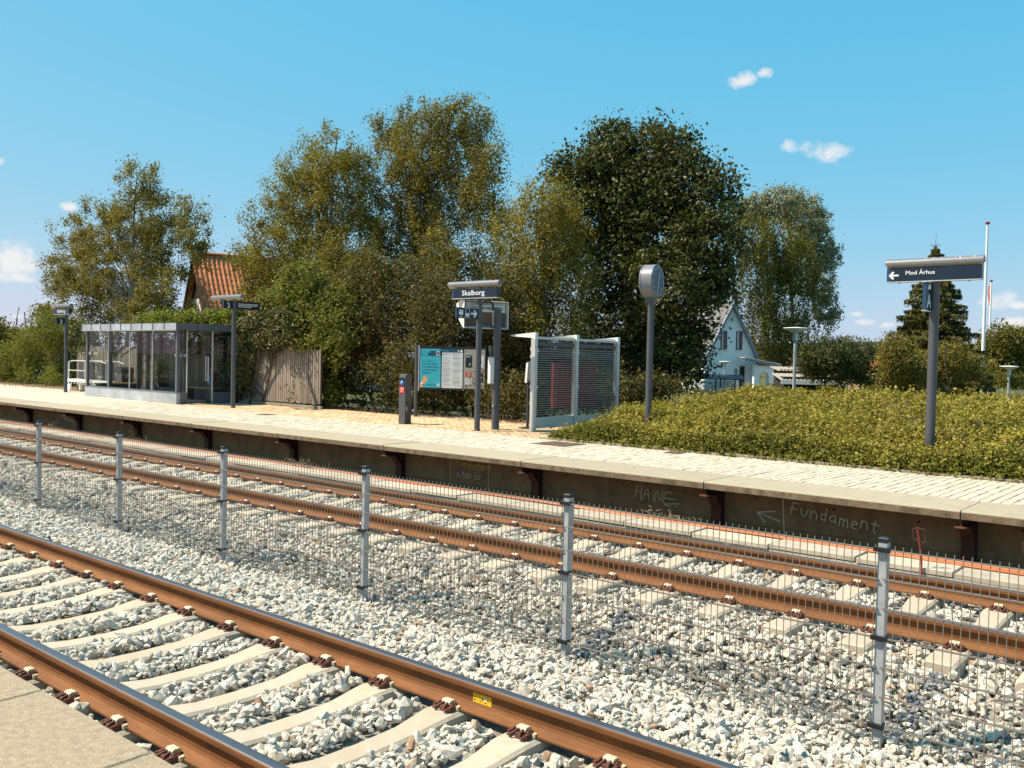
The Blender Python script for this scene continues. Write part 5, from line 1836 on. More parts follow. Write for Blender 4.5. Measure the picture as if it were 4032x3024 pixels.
    MB().prism([(0.33, 1.92 + G), (3.50, 1.44 + G), (3.50, 1.60 + G), (0.33, 2.10 + G)], 'y', py0 - 0.39, py0 - 0.352).build('fascia', 'grey_trim', r)
    # small chimney
    MB().box(-0.3, 0.3, 5.0, 5.6, rz - 0.3, rz + 0.9).build('chimney', 'white_plaster', t)


white_house()


# ------------------------------------------------------------------ barn with an orange tile roof
def barn():
    phi = math.radians(-18)
    t = thing('tiled_barn', 'white walled barn with dark gable boards and an orange pantile roof', 'house', (-41.0, 24.6, 0), phi)
    hw, rz = 3.5, 6.30
    sl = math.tan(math.radians(53))
    ez = rz - hw * sl
    L = 9.0
    zb_ = 4.30
    xb = (rz - zb_) / sl
    MB().prism([(-hw + 0.25, -0.15), (hw - 0.25, -0.15), (hw - 0.25, ez), (xb, zb_), (-xb, zb_), (-hw + 0.25, ez)], 'y', 0.02, L).build('wall', 'white_plaster', t)
    g = MB().prism([(-xb, zb_ + 0.01), (xb, zb_ + 0.01), (0, rz - 0.05)], 'y', 0.06, 0.2).build('gable', 'dark_wood', t)
    k = 0
    z = zb_ + 0.005
    while z < rz - 0.35:
        w = (rz - z - 0.13) / sl
        MB().prism([(0.0, z), (0.055, z), (0.035, z + 0.15), (0.0, z + 0.15)], 'x', -w, w).build('board', 'dark_wood', g, (0, 0.0, 0))
        z += 0.145
    for s in (-1, 1):
        p = [(0, rz), (s * (hw + 0.25), ez - 0.25 * sl), (s * (hw + 0.25), ez - 0.25 * sl + 0.12), (0, rz + 0.14)]
        ro = MB().prism(p, 'y', -0.25, L).build('roof', 'ridge_tile', t)
        MB().prism([(0, rz - 0.10), (s * (hw + 0.28), ez - 0.28 * sl - 0.08), (s * (hw + 0.28), ez - 0.28 * sl + 0.2), (0, rz + 0.20)], 'y', -0.33, -0.252).build('verge_board', 'dark_wood' if s < 0 else 'ridge_tile', ro)
        if s > 0:
            a = math.atan(sl)
            # one S-shaped pantile, local x down the slope, local y along the ridge
            tm = MB()
            n = 8
            vs = []
            for (u, h) in ((-0.19, 0.03), (0.19, 0.0)):
                for i in range(n + 1):
                    v = -0.115 + 0.23 * i / n
                    vs.append((u, v, h + 0.035 * math.cos(i / n * 2 * PI)))
            tm.add(vs, [(i, i + 1, n + 2 + i, n + 1 + i) for i in range(n)])
            me = tm.mesh('tile', 'roof_tile')
            me.shade_smooth()
            cells = [(i, j) for i in range(38) for j in range(16)]
            cells.sort(key=lambda c: c[0] * 0.7 + c[1] * 0.3)
            rest = MB()
            for q, (i, j) in enumerate(cells):
                d = 0.22 + j * 0.34
                x, z = d * math.cos(a), rz + 0.19 - d * math.sin(a)
                y = -0.2 + i * 0.225
                if q < 300:
                    link('tile', me, ro, (x, y, z), (0, a, 0))
                else:
                    M = Matrix.Translation((x, y, z)) @ Matrix.Rotation(a, 4, 'Y')
                    rest.add([M @ Vector(v) for v in vs], [(i2, i2 + 1, n + 2 + i2, n + 1 + i2) for i2 in range(n)])
            stuff(link('tiles', rest.mesh('tiles', 'roof_tile'), ro))
    rm = MB().prism([(0.16 * math.cos(q), 0.12 * math.sin(q) - 0.02) for q in np.linspace(0, PI, 8)], 'y', -0.19, 0.19).mesh('ridge_tile', 'ridge_tile', True)
    for k in range(24):
        link('ridge_tile', rm, t, (0, -0.1 + k * 0.38, rz + 0.20))


barn()


# ------------------------------------------------------------------ other roofs and sheds in the distance
def low_house(name, label, loc, rz, w, d, wall_h, roof_h, wall_m, roof_m, over=0.4):
    t = thing(name, label, 'house', loc, rz)
    MB().prism([(-d / 2, -0.5), (d / 2, -0.5), (d / 2, wall_h), (0, wall_h + roof_h * 0.96), (-d / 2, wall_h)], 'x', -w / 2, w / 2).build('wall', wall_m, t)
    sl = roof_h / (d / 2)
    for s in (-1, 1):
        MB().prism([(0, wall_h + roof_h), (s * (d / 2 + over), wall_h - sl * over), (s * (d / 2 + over), wall_h - sl * over + 0.15), (0, wall_h + roof_h + 0.18)], 'x', -w / 2 - 0.3, w / 2 + 0.3).build('roof', roof_m, t)
    for x in (-w / 4, w / 4):
        o = MB().box(x - 0.5, x + 0.5, -d / 2 - 0.03, -d / 2 + 0.05, wall_h - 1.5, wall_h - 0.4).build('window', 'white_paint', t)
        MB().box(x - 0.42, x + 0.42, -d / 2 - 0.036, -d / 2 - 0.031, wall_h - 1.42, wall_h - 0.48).build('pane', 'window_glass', o)
    return t


low_house('low_house', 'low brown-roofed building far off beyond the shrubs past the shelter', (-80, 33, 0.0), math.radians(64), 9, 6, 2.0, 0.95, 'brick', 'dark_wood')
low_house('far_house', 'distant house with an orange tiled roof between the dark bush and the spruce', (-24.6, 74.0, -1.6), math.radians(35), 2.6, 3.2, 2.5, 1.1, 'brick', 'roof_tile')


def shed(name, label, loc, rz, w, d, h, drop, fascia):
    t = thing(name, label, 'shed', loc, rz)
    MB().box(-w / 2, w / 2, 0.0, d, -0.3, h - drop - 0.15).build('wall', 'dark_wood', t)
    r = MB()
    n = int(w / 0.18)
    for k in range(n):
        x = -w / 2 - 0.2 + k * (w + 0.4) / n
        dx = (w + 0.4) / n
        vs = []
        for (y, z) in ((-0.3, h), (d + 0.3, h - drop)):
            vs += [(x, y, z), (x + dx * 0.35, y, z + 0.035), (x + dx * 0.65, y, z + 0.035), (x + dx, y, z), (x + dx, y, z - 0.02), (x, y, z - 0.02)]
        r.add(vs, [(i, (i + 1) % 6, 6 + (i + 1) % 6, 6 + i) for i in range(6)] + [tuple(range(6)), tuple(range(6, 12))])
    ro = r.build('roof', 'fibre_roof', t)
    MB().box(-w / 2 - 0.22, w / 2 + 0.22, -0.36, -0.302, h - 0.22, h + 0.02).build('fascia', fascia, ro)
    return t


shed('low_shed', 'low dark shed with a corrugated roof and white fascia before the dark bush', (-20.2, 51.2, -1.4), math.radians(34), 3.4, 2.6, 2.15, -0.35, 'white_paint')
shed('lean_to', 'small dark lean-to with a corrugated roof beside the white porch', (-22.6, 54.8, -1.4), math.radians(38), 2.2, 1.8, 2.65, -0.25, 'dark_wood')


# bus stop roof below the house
def bus_stop():
    t = thing('bus_stop', 'bus stop with a curved dark blue roof in front of the white house', 'bus shelter', (-28.1, 55.0, -1.5), math.radians(40))
    p = [(-0.85 + 1.7 * k / 10, 2.12 + 0.30 * math.sin(PI * k / 10) ** 0.7) for k in range(11)]
    q = [(x, z - 0.05) for x, z in p[::-1]]
    MB().prism(p + q, 'x', -1.9, 1.4).build('roof', 'navy_roof', t, None, True)
    for x in (-1.7, -0.1, 1.2):
        for y in (-0.7, 0.7):
            MB().box(x - 0.04, x + 0.04, y - 0.04, y + 0.04, -0.1, 2.14).build('post', 'navy_roof', t)
    MB().box(-1.7, 1.2, 0.69, 0.70, 0.3, 2.0).build('pane', 'glass_grey', t)


bus_stop()


# ------------------------------------------------------------------ park lamps, flagpoles
def park_lamp(label, loc, h, R, r):
    t = thing('park_lamp', label, 'street lamp', loc, 0, 'dish lamps beyond the platform')
    MB().cyl((0, 0, -0.1), (0, 0, h - 0.42), r, n=14).build('pole', 'galvanised', t, None, True)
    MB().cyl((0, 0, h - 0.44), (0, 0, h - 0.20), r * 1.5, n=14).build('collar', 'alu', t, None, True)
    MB().lathe([(0.06, h - 0.22), (R * 0.35, h - 0.16), (R * 0.97, h - 0.055), (R, h - 0.035), (R * 0.97, h - 0.02), (R * 0.3, h), (0.01, h + 0.005)], 28).build('dish', 'white_paint', t, None, True)


park_lamp('tall dish lamp on a galvanised pole standing by the white porch', (-12.12, 29.0, -0.6), 3.45, 0.40, 0.052)
park_lamp('small dish lamp on a thin pole before the bus stop roof', (-27.75, 55.0, -1.5), 3.3, 0.40, 0.05)
park_lamp('dish lamp behind the hedge near the white flagpole', (-9.13, 45.8, -1.5), 3.3, 0.40, 0.055)


def flagpole(label, loc, h, pennant):
    t = thing('flagpole', label, 'flagpole', loc, 0, 'white flagpoles')
    MB().cyl((0, 0, -0.2), (0, 0, h), 0.115, 0.055, 14).build('pole', 'white_paint', t, None, True)
    MB().lathe([(0.05, h - 0.01), (0.12, h + 0.03), (0.13, h + 0.08), (0.09, h + 0.13), (0.02, h + 0.15)], 14).build('knob', 'red_paint', t, None, True)
    if pennant:
        m = MB()
        pts = [(-0.06 - 0.05 * math.sin(k * 0.9), 0.03 * math.cos(k), h - 0.3 - 0.28 * k) for k in range(7)]
        for a, b in zip(pts[:-1], pts[1:]):
            m.add([(a[0], a[1], a[2]), (b[0], b[1], b[2]), (b[0] - 0.14, b[1] + 0.06, b[2]), (a[0] - 0.14, a[1] + 0.06, a[2])], [(0, 1, 2, 3)])
        m.build('pennant', 'poster_red', t)


flagpole('tall white flagpole with a red knob beside the arrow board', (-12.3, 55.1, -1.55), 11.15, False)
flagpole('shorter looking white flagpole with a limp pennant, further off', (-18.07, 82.9, -1.6), 10.5, True)


# ------------------------------------------------------------------ vegetation
LOBES = {
    'T1': [(-39.94, 21.0, 9.05, 1.4, 1.34), (-40.74, 21.5, 7.8, 2.22, 1.57), (-37.62, 22.0, 7.72, 1.07, 0.88), (-43.43, 21.25, 7.5, 2.03, 1.49), (-47.15, 21.75, 7.06, 1.58, 1.44), (-46.32, 21.0, 5.52, 1.83, 1.26), (-43.13, 21.5, 5.67, 2.44, 1.9), (-39.77, 22.0, 6.02, 1.95, 1.69), (-38.27, 21.25, 4.27, 1.32, 1.38), (-44.63, 21.75, 4.0, 2.36, 1.39), (-39.7, 21.0, 3.71, 2.04, 1.4), (-36.32, 21.5, 6.44, 0.73, 0.85), (-50.3, 22.0, 4.97, 1.06, 0.9)],
    'T2': [(-26.1, 21.0, 8.97, 1.3, 1.05), (-28.21, 21.5, 8.87, 1.27, 1.16), (-26.15, 22.0, 8.33, 1.13, 1.13), (-28.47, 21.25, 7.71, 1.48, 1.27), (-26.68, 21.75, 7.32, 1.76, 1.34), (-29.37, 21.0, 6.59, 1.5, 1.28), (-27.53, 21.5, 6.13, 1.88, 1.46), (-25.8, 22.0, 6.07, 1.54, 1.54), (-30.86, 21.25, 5.64, 1.22, 1.11), (-29.07, 21.75, 5.0, 1.84, 1.3), (-25.55, 21.0, 4.4, 1.79, 1.4), (-32.46, 21.5, 5.56, 0.8, 0.69), (-31.05, 22.0, 4.4, 1.35, 1.13), (-31.35, 21.25, 4.25, 0.89, 0.89), (-29.03, 21.75, 3.52, 1.3, 0.98), (-26.23, 21.0, 3.14, 1.42, 1.01), (-24.5, 21.5, 4.49, 1.19, 1.19)],
    'T3': [(-22.49, 22.5, 9.92, 1.26, 0.87), (-21.4, 23.0, 9.86, 0.96, 0.86), (-25.63, 23.5, 10.15, 0.95, 0.84), (-23.73, 22.75, 8.9, 1.5, 1.1), (-22.2, 23.25, 8.8, 1.47, 1.18), (-19.98, 22.5, 8.04, 0.64, 0.83), (-24.48, 23.0, 7.76, 1.33, 1.33), (-22.89, 23.5, 7.31, 1.7, 1.4), (-20.51, 22.75, 7.14, 0.84, 0.84), (-24.43, 23.25, 6.12, 1.54, 1.44), (-21.64, 22.5, 5.49, 1.24, 1.14), (-23.34, 23.0, 4.38, 1.8, 1.4), (-21.34, 23.5, 4.34, 0.78, 0.78), (-19.81, 22.75, 6.23, 0.55, 0.55), (-20.22, 23.25, 5.31, 0.66, 0.75)],
    'T3b': [(-16.05, 20.5, 6.2, 1.03, 0.72), (-17.08, 21.0, 5.47, 1.16, 0.99), (-16.14, 21.5, 5.46, 0.9, 0.99), (-16.65, 20.75, 4.3, 1.22, 1.06), (-15.82, 21.25, 4.09, 0.97, 1.14), (-16.89, 20.5, 3.18, 0.98, 1.06), (-16.05, 21.0, 2.6, 1.22, 1.22), (-17.67, 21.5, 1.71, 1.03, 1.03)],
    'T4': [(-15.95, 23.5, 8.04, 1.04, 0.78), (-17.25, 24.0, 7.65, 1.17, 0.9), (-15.19, 24.5, 7.98, 1.05, 0.96), (-14.3, 23.75, 8.33, 0.38, 0.46), (-16.33, 24.25, 8.88, 0.36, 0.36), (-13.46, 23.5, 7.79, 0.37, 0.57), (-15.3, 24.0, 6.81, 1.64, 1.29), (-13.99, 24.5, 6.75, 1.19, 1.1), (-12.64, 23.75, 6.21, 0.89, 0.89), (-12.52, 24.25, 7.01, 0.33, 0.37), (-12.87, 23.5, 7.36, 0.32, 0.4), (-16.71, 24.0, 6.22, 1.34, 1.25), (-14.65, 24.5, 5.33, 1.73, 1.38), (-12.76, 23.75, 4.98, 0.97, 1.05), (-16.34, 24.25, 4.61, 1.43, 1.43), (-13.59, 23.5, 3.81, 1.56, 1.23), (-12.86, 24.0, 3.9, 0.74, 0.74), (-15.97, 24.5, 2.76, 1.78, 1.34), (-13.44, 23.75, 2.63, 0.91, 0.82), (-15.3, 24.25, 1.55, 1.75, 0.96), (-13.44, 23.5, 1.58, 0.82, 0.66), (-13.06, 24.0, 2.34, 0.41, 0.49), (-13.65, 24.5, 1.51, 0.51, 0.42)],
    'shrub_wall': [(-21.4, 18.1, 2.9, 1.1, 0.93), (-20.57, 18.6, 2.38, 1.18, 1.1), (-19.57, 19.1, 2.78, 1.17, 1.0), (-17.57, 18.35, 2.15, 1.09, 1.01), (-22.0, 18.85, 1.28, 1.32, 1.32), (-19.55, 18.1, 1.03, 0.98, 1.06), (-18.58, 18.6, 0.76, 1.21, 0.89), (-17.55, 19.1, 0.94, 1.04, 0.96), (-15.85, 18.35, 0.73, 0.89, 0.67), (-23.5, 18.85, 1.41, 1.0, 1.27), (-14.85, 18.1, 0.77, 0.79, 0.58), (-21.42, 18.6, 3.87, 1.12, 0.94), (-20.25, 19.1, 3.79, 1.19, 0.93), (-17.8, 18.35, 3.28, 1.02, 0.86), (-16.99, 18.85, 2.8, 0.86, 0.86), (-18.11, 18.1, 1.78, 1.02, 0.86), (-15.96, 18.6, 3.52, 0.68, 0.83), (-16.54, 19.1, 2.38, 0.7, 0.7)],
    'shrub_wall2': [(-15.77, 20.0, 0.85, 0.94, 0.7), (-15.18, 20.5, 1.15, 0.94, 0.86), (-14.57, 21.0, 1.03, 0.94, 0.78), (-18.12, 20.25, 1.68, 0.83, 0.83), (-17.55, 20.75, 1.85, 0.84, 0.84), (-12.75, 20.0, 0.83, 0.8, 0.43), (-12.15, 20.5, 0.98, 0.65, 0.36)],
    'bush': [(-22.19, 17.2, 2.33, 0.93, 0.93), (-22.97, 17.4, 3.13, 0.95, 0.78), (-22.56, 17.6, 1.41, 0.77, 0.86), (-22.65, 17.3, 0.79, 0.6, 0.77), (-21.92, 17.5, 0.58, 0.68, 0.68), (-21.23, 17.2, 2.1, 0.74, 0.82), (-23.24, 17.4, 3.76, 1.04, 0.78), (-21.63, 17.6, 3.03, 0.92, 0.76), (-24.67, 17.3, 3.16, 0.63, 0.54)],
    'ivy': [(-25.04, 16.62, 2.4, 0.53, 0.44), (-24.27, 16.75, 2.4, 0.7, 0.61), (-24.84, 16.88, 1.77, 0.53, 0.53), (-25.11, 16.69, 1.2, 0.44, 0.71), (-23.68, 16.81, 2.01, 0.52, 0.43), (-23.05, 16.62, 2.47, 0.68, 0.59), (-25.61, 16.75, 0.61, 0.36, 0.72), (-26.19, 16.88, 1.51, 0.27, 0.73), (-26.13, 16.69, 2.08, 0.45, 0.45), (-25.0, 16.81, 0.71, 0.2, 0.36)],
    'ivyshelter': [(-31.79, 16.82, 2.17, 0.61, 0.41), (-30.58, 16.95, 2.0, 0.6, 0.6), (-29.43, 17.07, 2.0, 0.69, 0.49), (-27.5, 16.89, 2.0, 0.75, 0.47), (-31.38, 17.01, 1.16, 0.46, 0.92), (-30.32, 16.82, 0.73, 0.4, 0.6), (-26.82, 16.95, 1.25, 0.56, 1.02), (-28.11, 17.07, 1.48, 0.48, 0.48), (-34.02, 16.89, 2.08, 0.64, 0.37), (-36.14, 17.01, 1.88, 0.67, 0.67), (-37.06, 16.82, 2.07, 0.56, 0.56)],
    'vine': [(-30.96, 17.25, 2.79, 0.91, 0.3), (-29.33, 17.4, 2.71, 0.89, 0.32), (-28.12, 17.55, 2.74, 0.68, 0.31), (-32.37, 17.32, 2.67, 0.63, 0.31), (-26.93, 17.48, 2.92, 0.47, 0.34)],
    'leftshrub': [(-40.57, 17.65, 2.54, 0.97, 0.73), (-43.48, 17.9, 1.87, 1.02, 1.02), (-40.94, 18.15, 1.44, 0.86, 1.36), (-45.1, 17.77, 1.14, 1.05, 1.05), (-42.95, 18.02, 0.6, 1.27, 0.83), (-45.63, 17.65, 0.3, 0.79, 0.53), (-42.17, 17.9, 3.01, 0.63, 0.44), (-39.98, 18.15, 2.44, 0.61, 0.61), (-40.32, 17.77, 0.45, 0.97, 0.61)],
    'farleft': [(-74.74, 28.16, 2.98, 0.85, 0.85), (-74.35, 29.11, 2.14, 1.29, 0.86), (-73.53, 30.46, 2.48, 1.3, 0.87), (-72.22, 30.65, 4.53, 0.86, 0.54), (-75.5, 28.45, 1.63, 1.3, 0.86)],
    'T5': [(-35.99, 75.29, 13.22, 2.72, 2.23), (-34.7, 78.3, 12.57, 3.03, 2.77), (-33.68, 81.08, 11.42, 2.05, 2.82), (-36.03, 76.11, 9.7, 3.0, 3.5), (-34.34, 79.44, 8.3, 3.05, 3.82), (-34.68, 76.1, 5.15, 2.48, 2.97), (-33.36, 79.13, 4.13, 2.27, 2.52), (-34.99, 79.67, 2.51, 2.05, 1.54)],
    'T6': [(-39.31, 89.65, 18.31, 2.59, 2.01), (-42.56, 88.86, 17.7, 2.63, 1.75), (-38.66, 94.07, 17.55, 2.37, 2.37), (-36.86, 92.54, 14.3, 2.03, 2.61), (-36.17, 95.03, 13.2, 1.18, 1.32), (-36.04, 92.11, 10.56, 1.72, 2.3), (-36.1, 93.91, 7.53, 1.61, 2.34)],
    'darkhedge': [(-17.98, 46.61, 2.15, 1.16, 1.02), (-17.34, 48.13, 2.19, 1.33, 1.11), (-16.86, 49.49, 1.81, 1.05, 1.12), (-18.72, 46.47, 1.87, 0.73, 0.81), (-17.86, 48.15, 1.37, 1.64, 0.74), (-15.91, 48.3, 1.02, 0.87, 0.36)],
    'broad': [(-9.39, 30.64, 1.98, 0.59, 0.68), (-9.28, 31.37, 1.5, 0.83, 0.55), (-8.72, 32.49, 1.6, 0.75, 0.66), (-8.13, 32.02, 1.94, 0.55, 0.55), (-7.87, 32.88, 1.62, 0.65, 0.47)],
    'rtree': [(-13.51, 65.72, 3.46, 1.45, 1.09), (-12.83, 67.59, 3.44, 1.11, 1.11), (-14.71, 67.29, 2.4, 1.31, 1.03), (-12.94, 66.81, 2.08, 1.46, 1.01), (-12.13, 68.8, 2.63, 1.12, 1.67), (-14.58, 64.76, 1.7, 1.09, 0.73)],
    'lowhedge': [(-12.19, 43.91, 1.02, 1.15, 0.28), (-11.26, 45.34, 1.11, 1.16, 0.31), (-10.31, 46.8, 1.13, 1.18, 0.31), (-9.05, 46.87, 1.11, 1.16, 0.31), (-8.34, 48.12, 1.07, 0.78, 0.31)]}


def unit(v):
    return v / np.maximum(1e-9, np.linalg.norm(v, axis=-1, keepdims=True))


def leaf_quads(P, out, size, rng, up=0.5, outw=0.6, droop=0.0, ratio=0.62, wild=0.9):
    """One folded four-cornered leaf per point; returns verts and quads."""
    n = len(P)
    nrm = unit(rng.normal(size=(n, 3)) * wild + out * outw + np.array([0, 0, up]))
    t = rng.normal(size=(n, 3)) + np.array([0, 0, -droop])
    t = unit(t - (t * nrm).sum(1, keepdims=True) * nrm)
    b = np.cross(nrm, t)
    s = size[:, None]
    V = np.stack([P - t * s * 0.5, P + b * s * ratio * 0.5 - nrm * s * 0.10 - t * s * 0.06, P + t * s * 0.5, P - b * s * ratio * 0.5 - nrm * s * 0.10 - t * s * 0.06], 1)
    F = np.arange(n * 4).reshape(n, 4)
    return V.reshape(-1, 3), F


def crown_points(lobes, n, rng, clump, per, shell=0.45, droop=0.0, ydepth=0.95, rough=0.22, zmin=None, flat=0.7):
    """Leaf positions in clumps spread through the lobes of a crown, with outward directions."""
    L = np.array(lobes)
    w = L[:, 3] ** 1.15 * L[:, 4] ** 0.75
    w /= w.sum()
    nc = max(8, int(n / per))
    k = rng.choice(len(L), nc, p=w)
    d = unit(rng.normal(size=(nc, 3)))
    rho = shell + (1 - shell) * rng.random(nc) ** 0.6
    rho *= 1 + rough * rng.normal(size=nc)
    R = np.stack([L[k, 3], L[k, 3] * ydepth, L[k, 4]], -1)
    C = L[k, :3] + d * rho[:, None] * R
    pk = rng.integers(0, nc, n)
    off = rng.normal(size=(n, 3)) * clump * (0.6 + 0.8 * rng.random(nc)[pk])[:, None]
    off[:, 2] *= flat
    if droop:
        hang = rng.random(n) ** 1.3 * droop * (0.4 + 1.2 * rng.random(nc)[pk])
        off[:, :2] *= (1 - 0.55 * np.clip(hang / droop, 0, 1))[:, None]
        off[:, 2] -= hang
    P = C[pk] + off
    if zmin is not None:
        P[:, 2] = np.maximum(P[:, 2], zmin + rng.random(n) * 0.25)
    return P, unit(d[pk] + 0.4 * unit(off)), C


def branches(mb, base, top, C, rng, count, r0, r1, tr):
    """A bent trunk with limbs reaching for the clumps."""
    base, top = Vector(base), Vector(top)
    pts = []
    for i in range(9):
        f = i / 8
        p = base.lerp(top, f)
        p += Vector((math.sin(f * 5 + base.x), math.cos(f * 4 + base.y), 0)) * 0.14 * f
        pts.append(p)
    tr.tube(pts, r0, 9, 0, r1)
    idx = rng.choice(len(C), min(count, len(C)), replace=False)
    for q in idx:
        c = Vector(C[q])
        f = min(0.92, max(0.15, (c.z - base.z) / max(0.5, top.z - base.z) * 0.75 - 0.05))
        p = pts[int(f * 8)].lerp(pts[min(8, int(f * 8) + 1)], f * 8 - int(f * 8))
        mid = p.lerp(c, 0.5) + Vector((0, 0, 0.12 * (c - p).length))
        rr = max(0.012, r0 * 0.22 * (1 - 0.6 * f))
        mb.tube([p, p.lerp(mid, 0.5) + Vector((0, 0, 0.04)), mid, mid.lerp(c, 0.6), c], rr, 5, 0, 0.006)


def tree(name, label, key, mt, n, size, clump, per, bark='bark', droop=0.0, seed=1, trunks=1, shell=0.45, group=None, nb=70, r0=0.16, zbase=None, cat='tree', zmin=None, ydepth=0.95, rough=0.22, spread=0.5, outw=0.6, up=0.5):
    lobes = LOBES[key]
    rng = np.random.default_rng(seed)
    A = np.array(lobes)
    bx, by = np.average(A[:, 0], weights=A[:, 3]), np.average(A[:, 1], weights=A[:, 3])
    zb_ = ground_z(bx, by) if zbase is None else zbase
    t = thing(name, label, cat, (float(bx), float(by), float(zb_)), 0, group)
    off = np.array([bx, by, zb_])
    P, out, C = crown_points(lobes, n, rng, clump, per, shell, droop, rough=rough, ydepth=ydepth, zmin=(zb_ + 0.02) if zmin is None else zmin)
    s = size * np.clip(rng.gamma(12, 1 / 12, n), 0.5, 1.7)
    V, F = leaf_quads(P - off, out, s, rng, droop=0.9 if droop else 0.3, outw=outw, up=up)
    stuff(link('crown', np_mesh('crown', V, F, mt), t))
    if nb:
        br, tr = MB(), MB()
        topz = float((A[:, 2] + A[:, 4] * 0.6).max())
        for k in range(trunks):
            dx = (k - (trunks - 1) / 2) * spread
            ti = A[np.argmax(A[:, 2])]
            branches(br, (dx, 0.1 * k, -0.15), (float(ti[0] - bx) * 0.8 + dx * 1.6, float(ti[1] - by) * 0.5, topz - zb_), C - off, rng, nb // trunks, r0, 0.02, tr)
        link('trunk', tr.mesh('trunk', bark, True, False), t)
        link('branches', br.mesh('branches', bark, True, False), t)
    return t


tree('birch_tree', 'open-crowned birch rising behind the glass shelter', 'T1', 'leaf_birch', 70000, 0.098, 0.23, 120, 'birch_bark', 0.2, 1, 1, 0.20, None, 110, 0.15, rough=0.13)
tree('birch_tree', 'broad yellow-green birch right of the orange tiled roof', 'T2', 'leaf_birch_yellow', 100000, 0.078, 0.20, 120, 'birch_bark', 0.35, 2, 2, 0.30, None, 80, 0.15, rough=0.09)
tree('birch_tree', 'tallest loose birch with drooping twig ends against the sky', 'T3', 'leaf_birch', 80000, 0.080, 0.19, 110, 'birch_bark', 0.45, 3, 1, 0.25, None, 110, 0.15, rough=0.12)
tree('birch_tree', 'lighter drooping birch standing in front of the dark maple', 'T3b', 'leaf_birch_yellow', 60000, 0.068, 0.16, 90, 'birch_bark', 0.6, 4, 1, 0.35, None, 60, 0.11, rough=0.10)
tree('maple_tree', 'big dark green maple with large leaves behind the clock', 'T4', 'leaf_maple', 78000, 0.125, 0.25, 75, 'bark', 0.0, 5, 2, 0.50, None, 90, 0.2, rough=0.06)
tree('shrub_thicket', 'dense dark shrubbery behind the notice board', 'shrub_wall', 'leaf_dark', 84000, 0.080, 0.18, 60, 'bark', 0.2, 6, 5, 0.40, None, 60, 0.05, cat='shrub', rough=0.10, spread=0.9)
tree('shrub_thicket', 'dark shrubbery behind the slatted glass shelter', 'shrub_wall2', 'leaf_dark', 30000, 0.085, 0.18, 30, 'bark', 0.1, 7, 4, 0.40, None, 40, 0.05, cat='shrub', rough=0.10, spread=0.9)
tree('leafy_bush', 'bright leafy bush spilling over the end of the timber fence', 'bush', 'leaf_bush', 34000, 0.088, 0.15, 50, 'bark', 0.15, 8, 3, 0.5, None, 40, 0.05, cat='shrub', rough=0.09, ydepth=0.55)
tree('ivy_plant', 'dark glossy ivy covering the timber fence beside the shelter door', 'ivy', 'leaf_ivy', 18000, 0.080, 0.10, 24, 'twig', 0.1, 9, 2, 0.4, 'ivy on the fence', 30, 0.03, cat='ivy', rough=0.10, ydepth=0.38)
tree('ivy_plant', 'ivy hanging over the fence behind the shelter glass', 'ivyshelter', 'leaf_ivy', 15000, 0.085, 0.12, 24, 'twig', 0.15, 10, 3, 0.4, 'ivy on the fence', 30, 0.03, cat='ivy', rough=0.10, ydepth=0.30, spread=1.8)
tree('climbing_vine', 'bright green climbing vine along the fence above the shelter roof', 'vine', 'leaf_vine', 8000, 0.11, 0.13, 18, 'twig', 0.1, 11, 2, 0.3, None, 24, 0.03, cat='vine', rough=0.2, ydepth=0.6, spread=1.5)
tree('shrub_thicket', 'yellow-green shrubs at the platform end beyond the shelter', 'leftshrub', 'leaf_bush', 36000, 0.082, 0.15, 28, 'bark', 0.3, 12, 4, 0.40, None, 40, 0.05, cat='shrub', rough=0.10, spread=0.9)
tree('far_tree', 'pale trees far off past the platform end', 'farleft', 'leaf_birch', 9000, 0.22, 0.3, 24, 'bark', 0.0, 13, 3, 0.4, None, 20, 0.1, rough=0.2, spread=2.0)
tree('weeping_birch', 'weeping birch hanging beside the white house', 'T5', 'leaf_weeping', 60000, 0.17, 0.16, 46, 'birch_bark', 1.7, 14, 1, 0.45, None, 50, 0.2, rough=0.09)
tree('willow_tree', 'silvery willow towering behind the weeping birch', 'T6', 'leaf_willow', 30000, 0.23, 0.30, 34, 'bark', 0.4, 15, 1, 0.35, None, 50, 0.3, rough=0.10)
tree('evergreen_bush', 'large dark rounded bush right of the white house', 'darkhedge', 'leaf_maple', 26000, 0.11, 0.18, 26, 'bark', 0.0, 16, 2, 0.50, None, 20, 0.08, cat='shrub', rough=0.08, spread=1.5)
tree('broadleaf_bush', 'small-leaved bush in front of the spruce', 'broad', 'leaf_birch', 22000, 0.072, 0.14, 26, 'bark', 0.0, 17, 3, 0.45, None, 24, 0.05, cat='shrub', rough=0.10, spread=0.8)
tree('round_tree', 'rounded olive-green trees behind the white flagpole', 'rtree', 'leaf_weeping', 22000, 0.17, 0.26, 24, 'bark', 0.0, 18, 2, 0.45, None, 20, 0.1, rough=0.08, spread=2.0)
tree('garden_hedge', 'low clipped garden hedge behind the planting bed', 'lowhedge', 'leaf_weeping', 14000, 0.09, 0.15, 26, 'twig', 0.0, 19, 1, 0.4, None, 0, cat='hedge', rough=0.06)


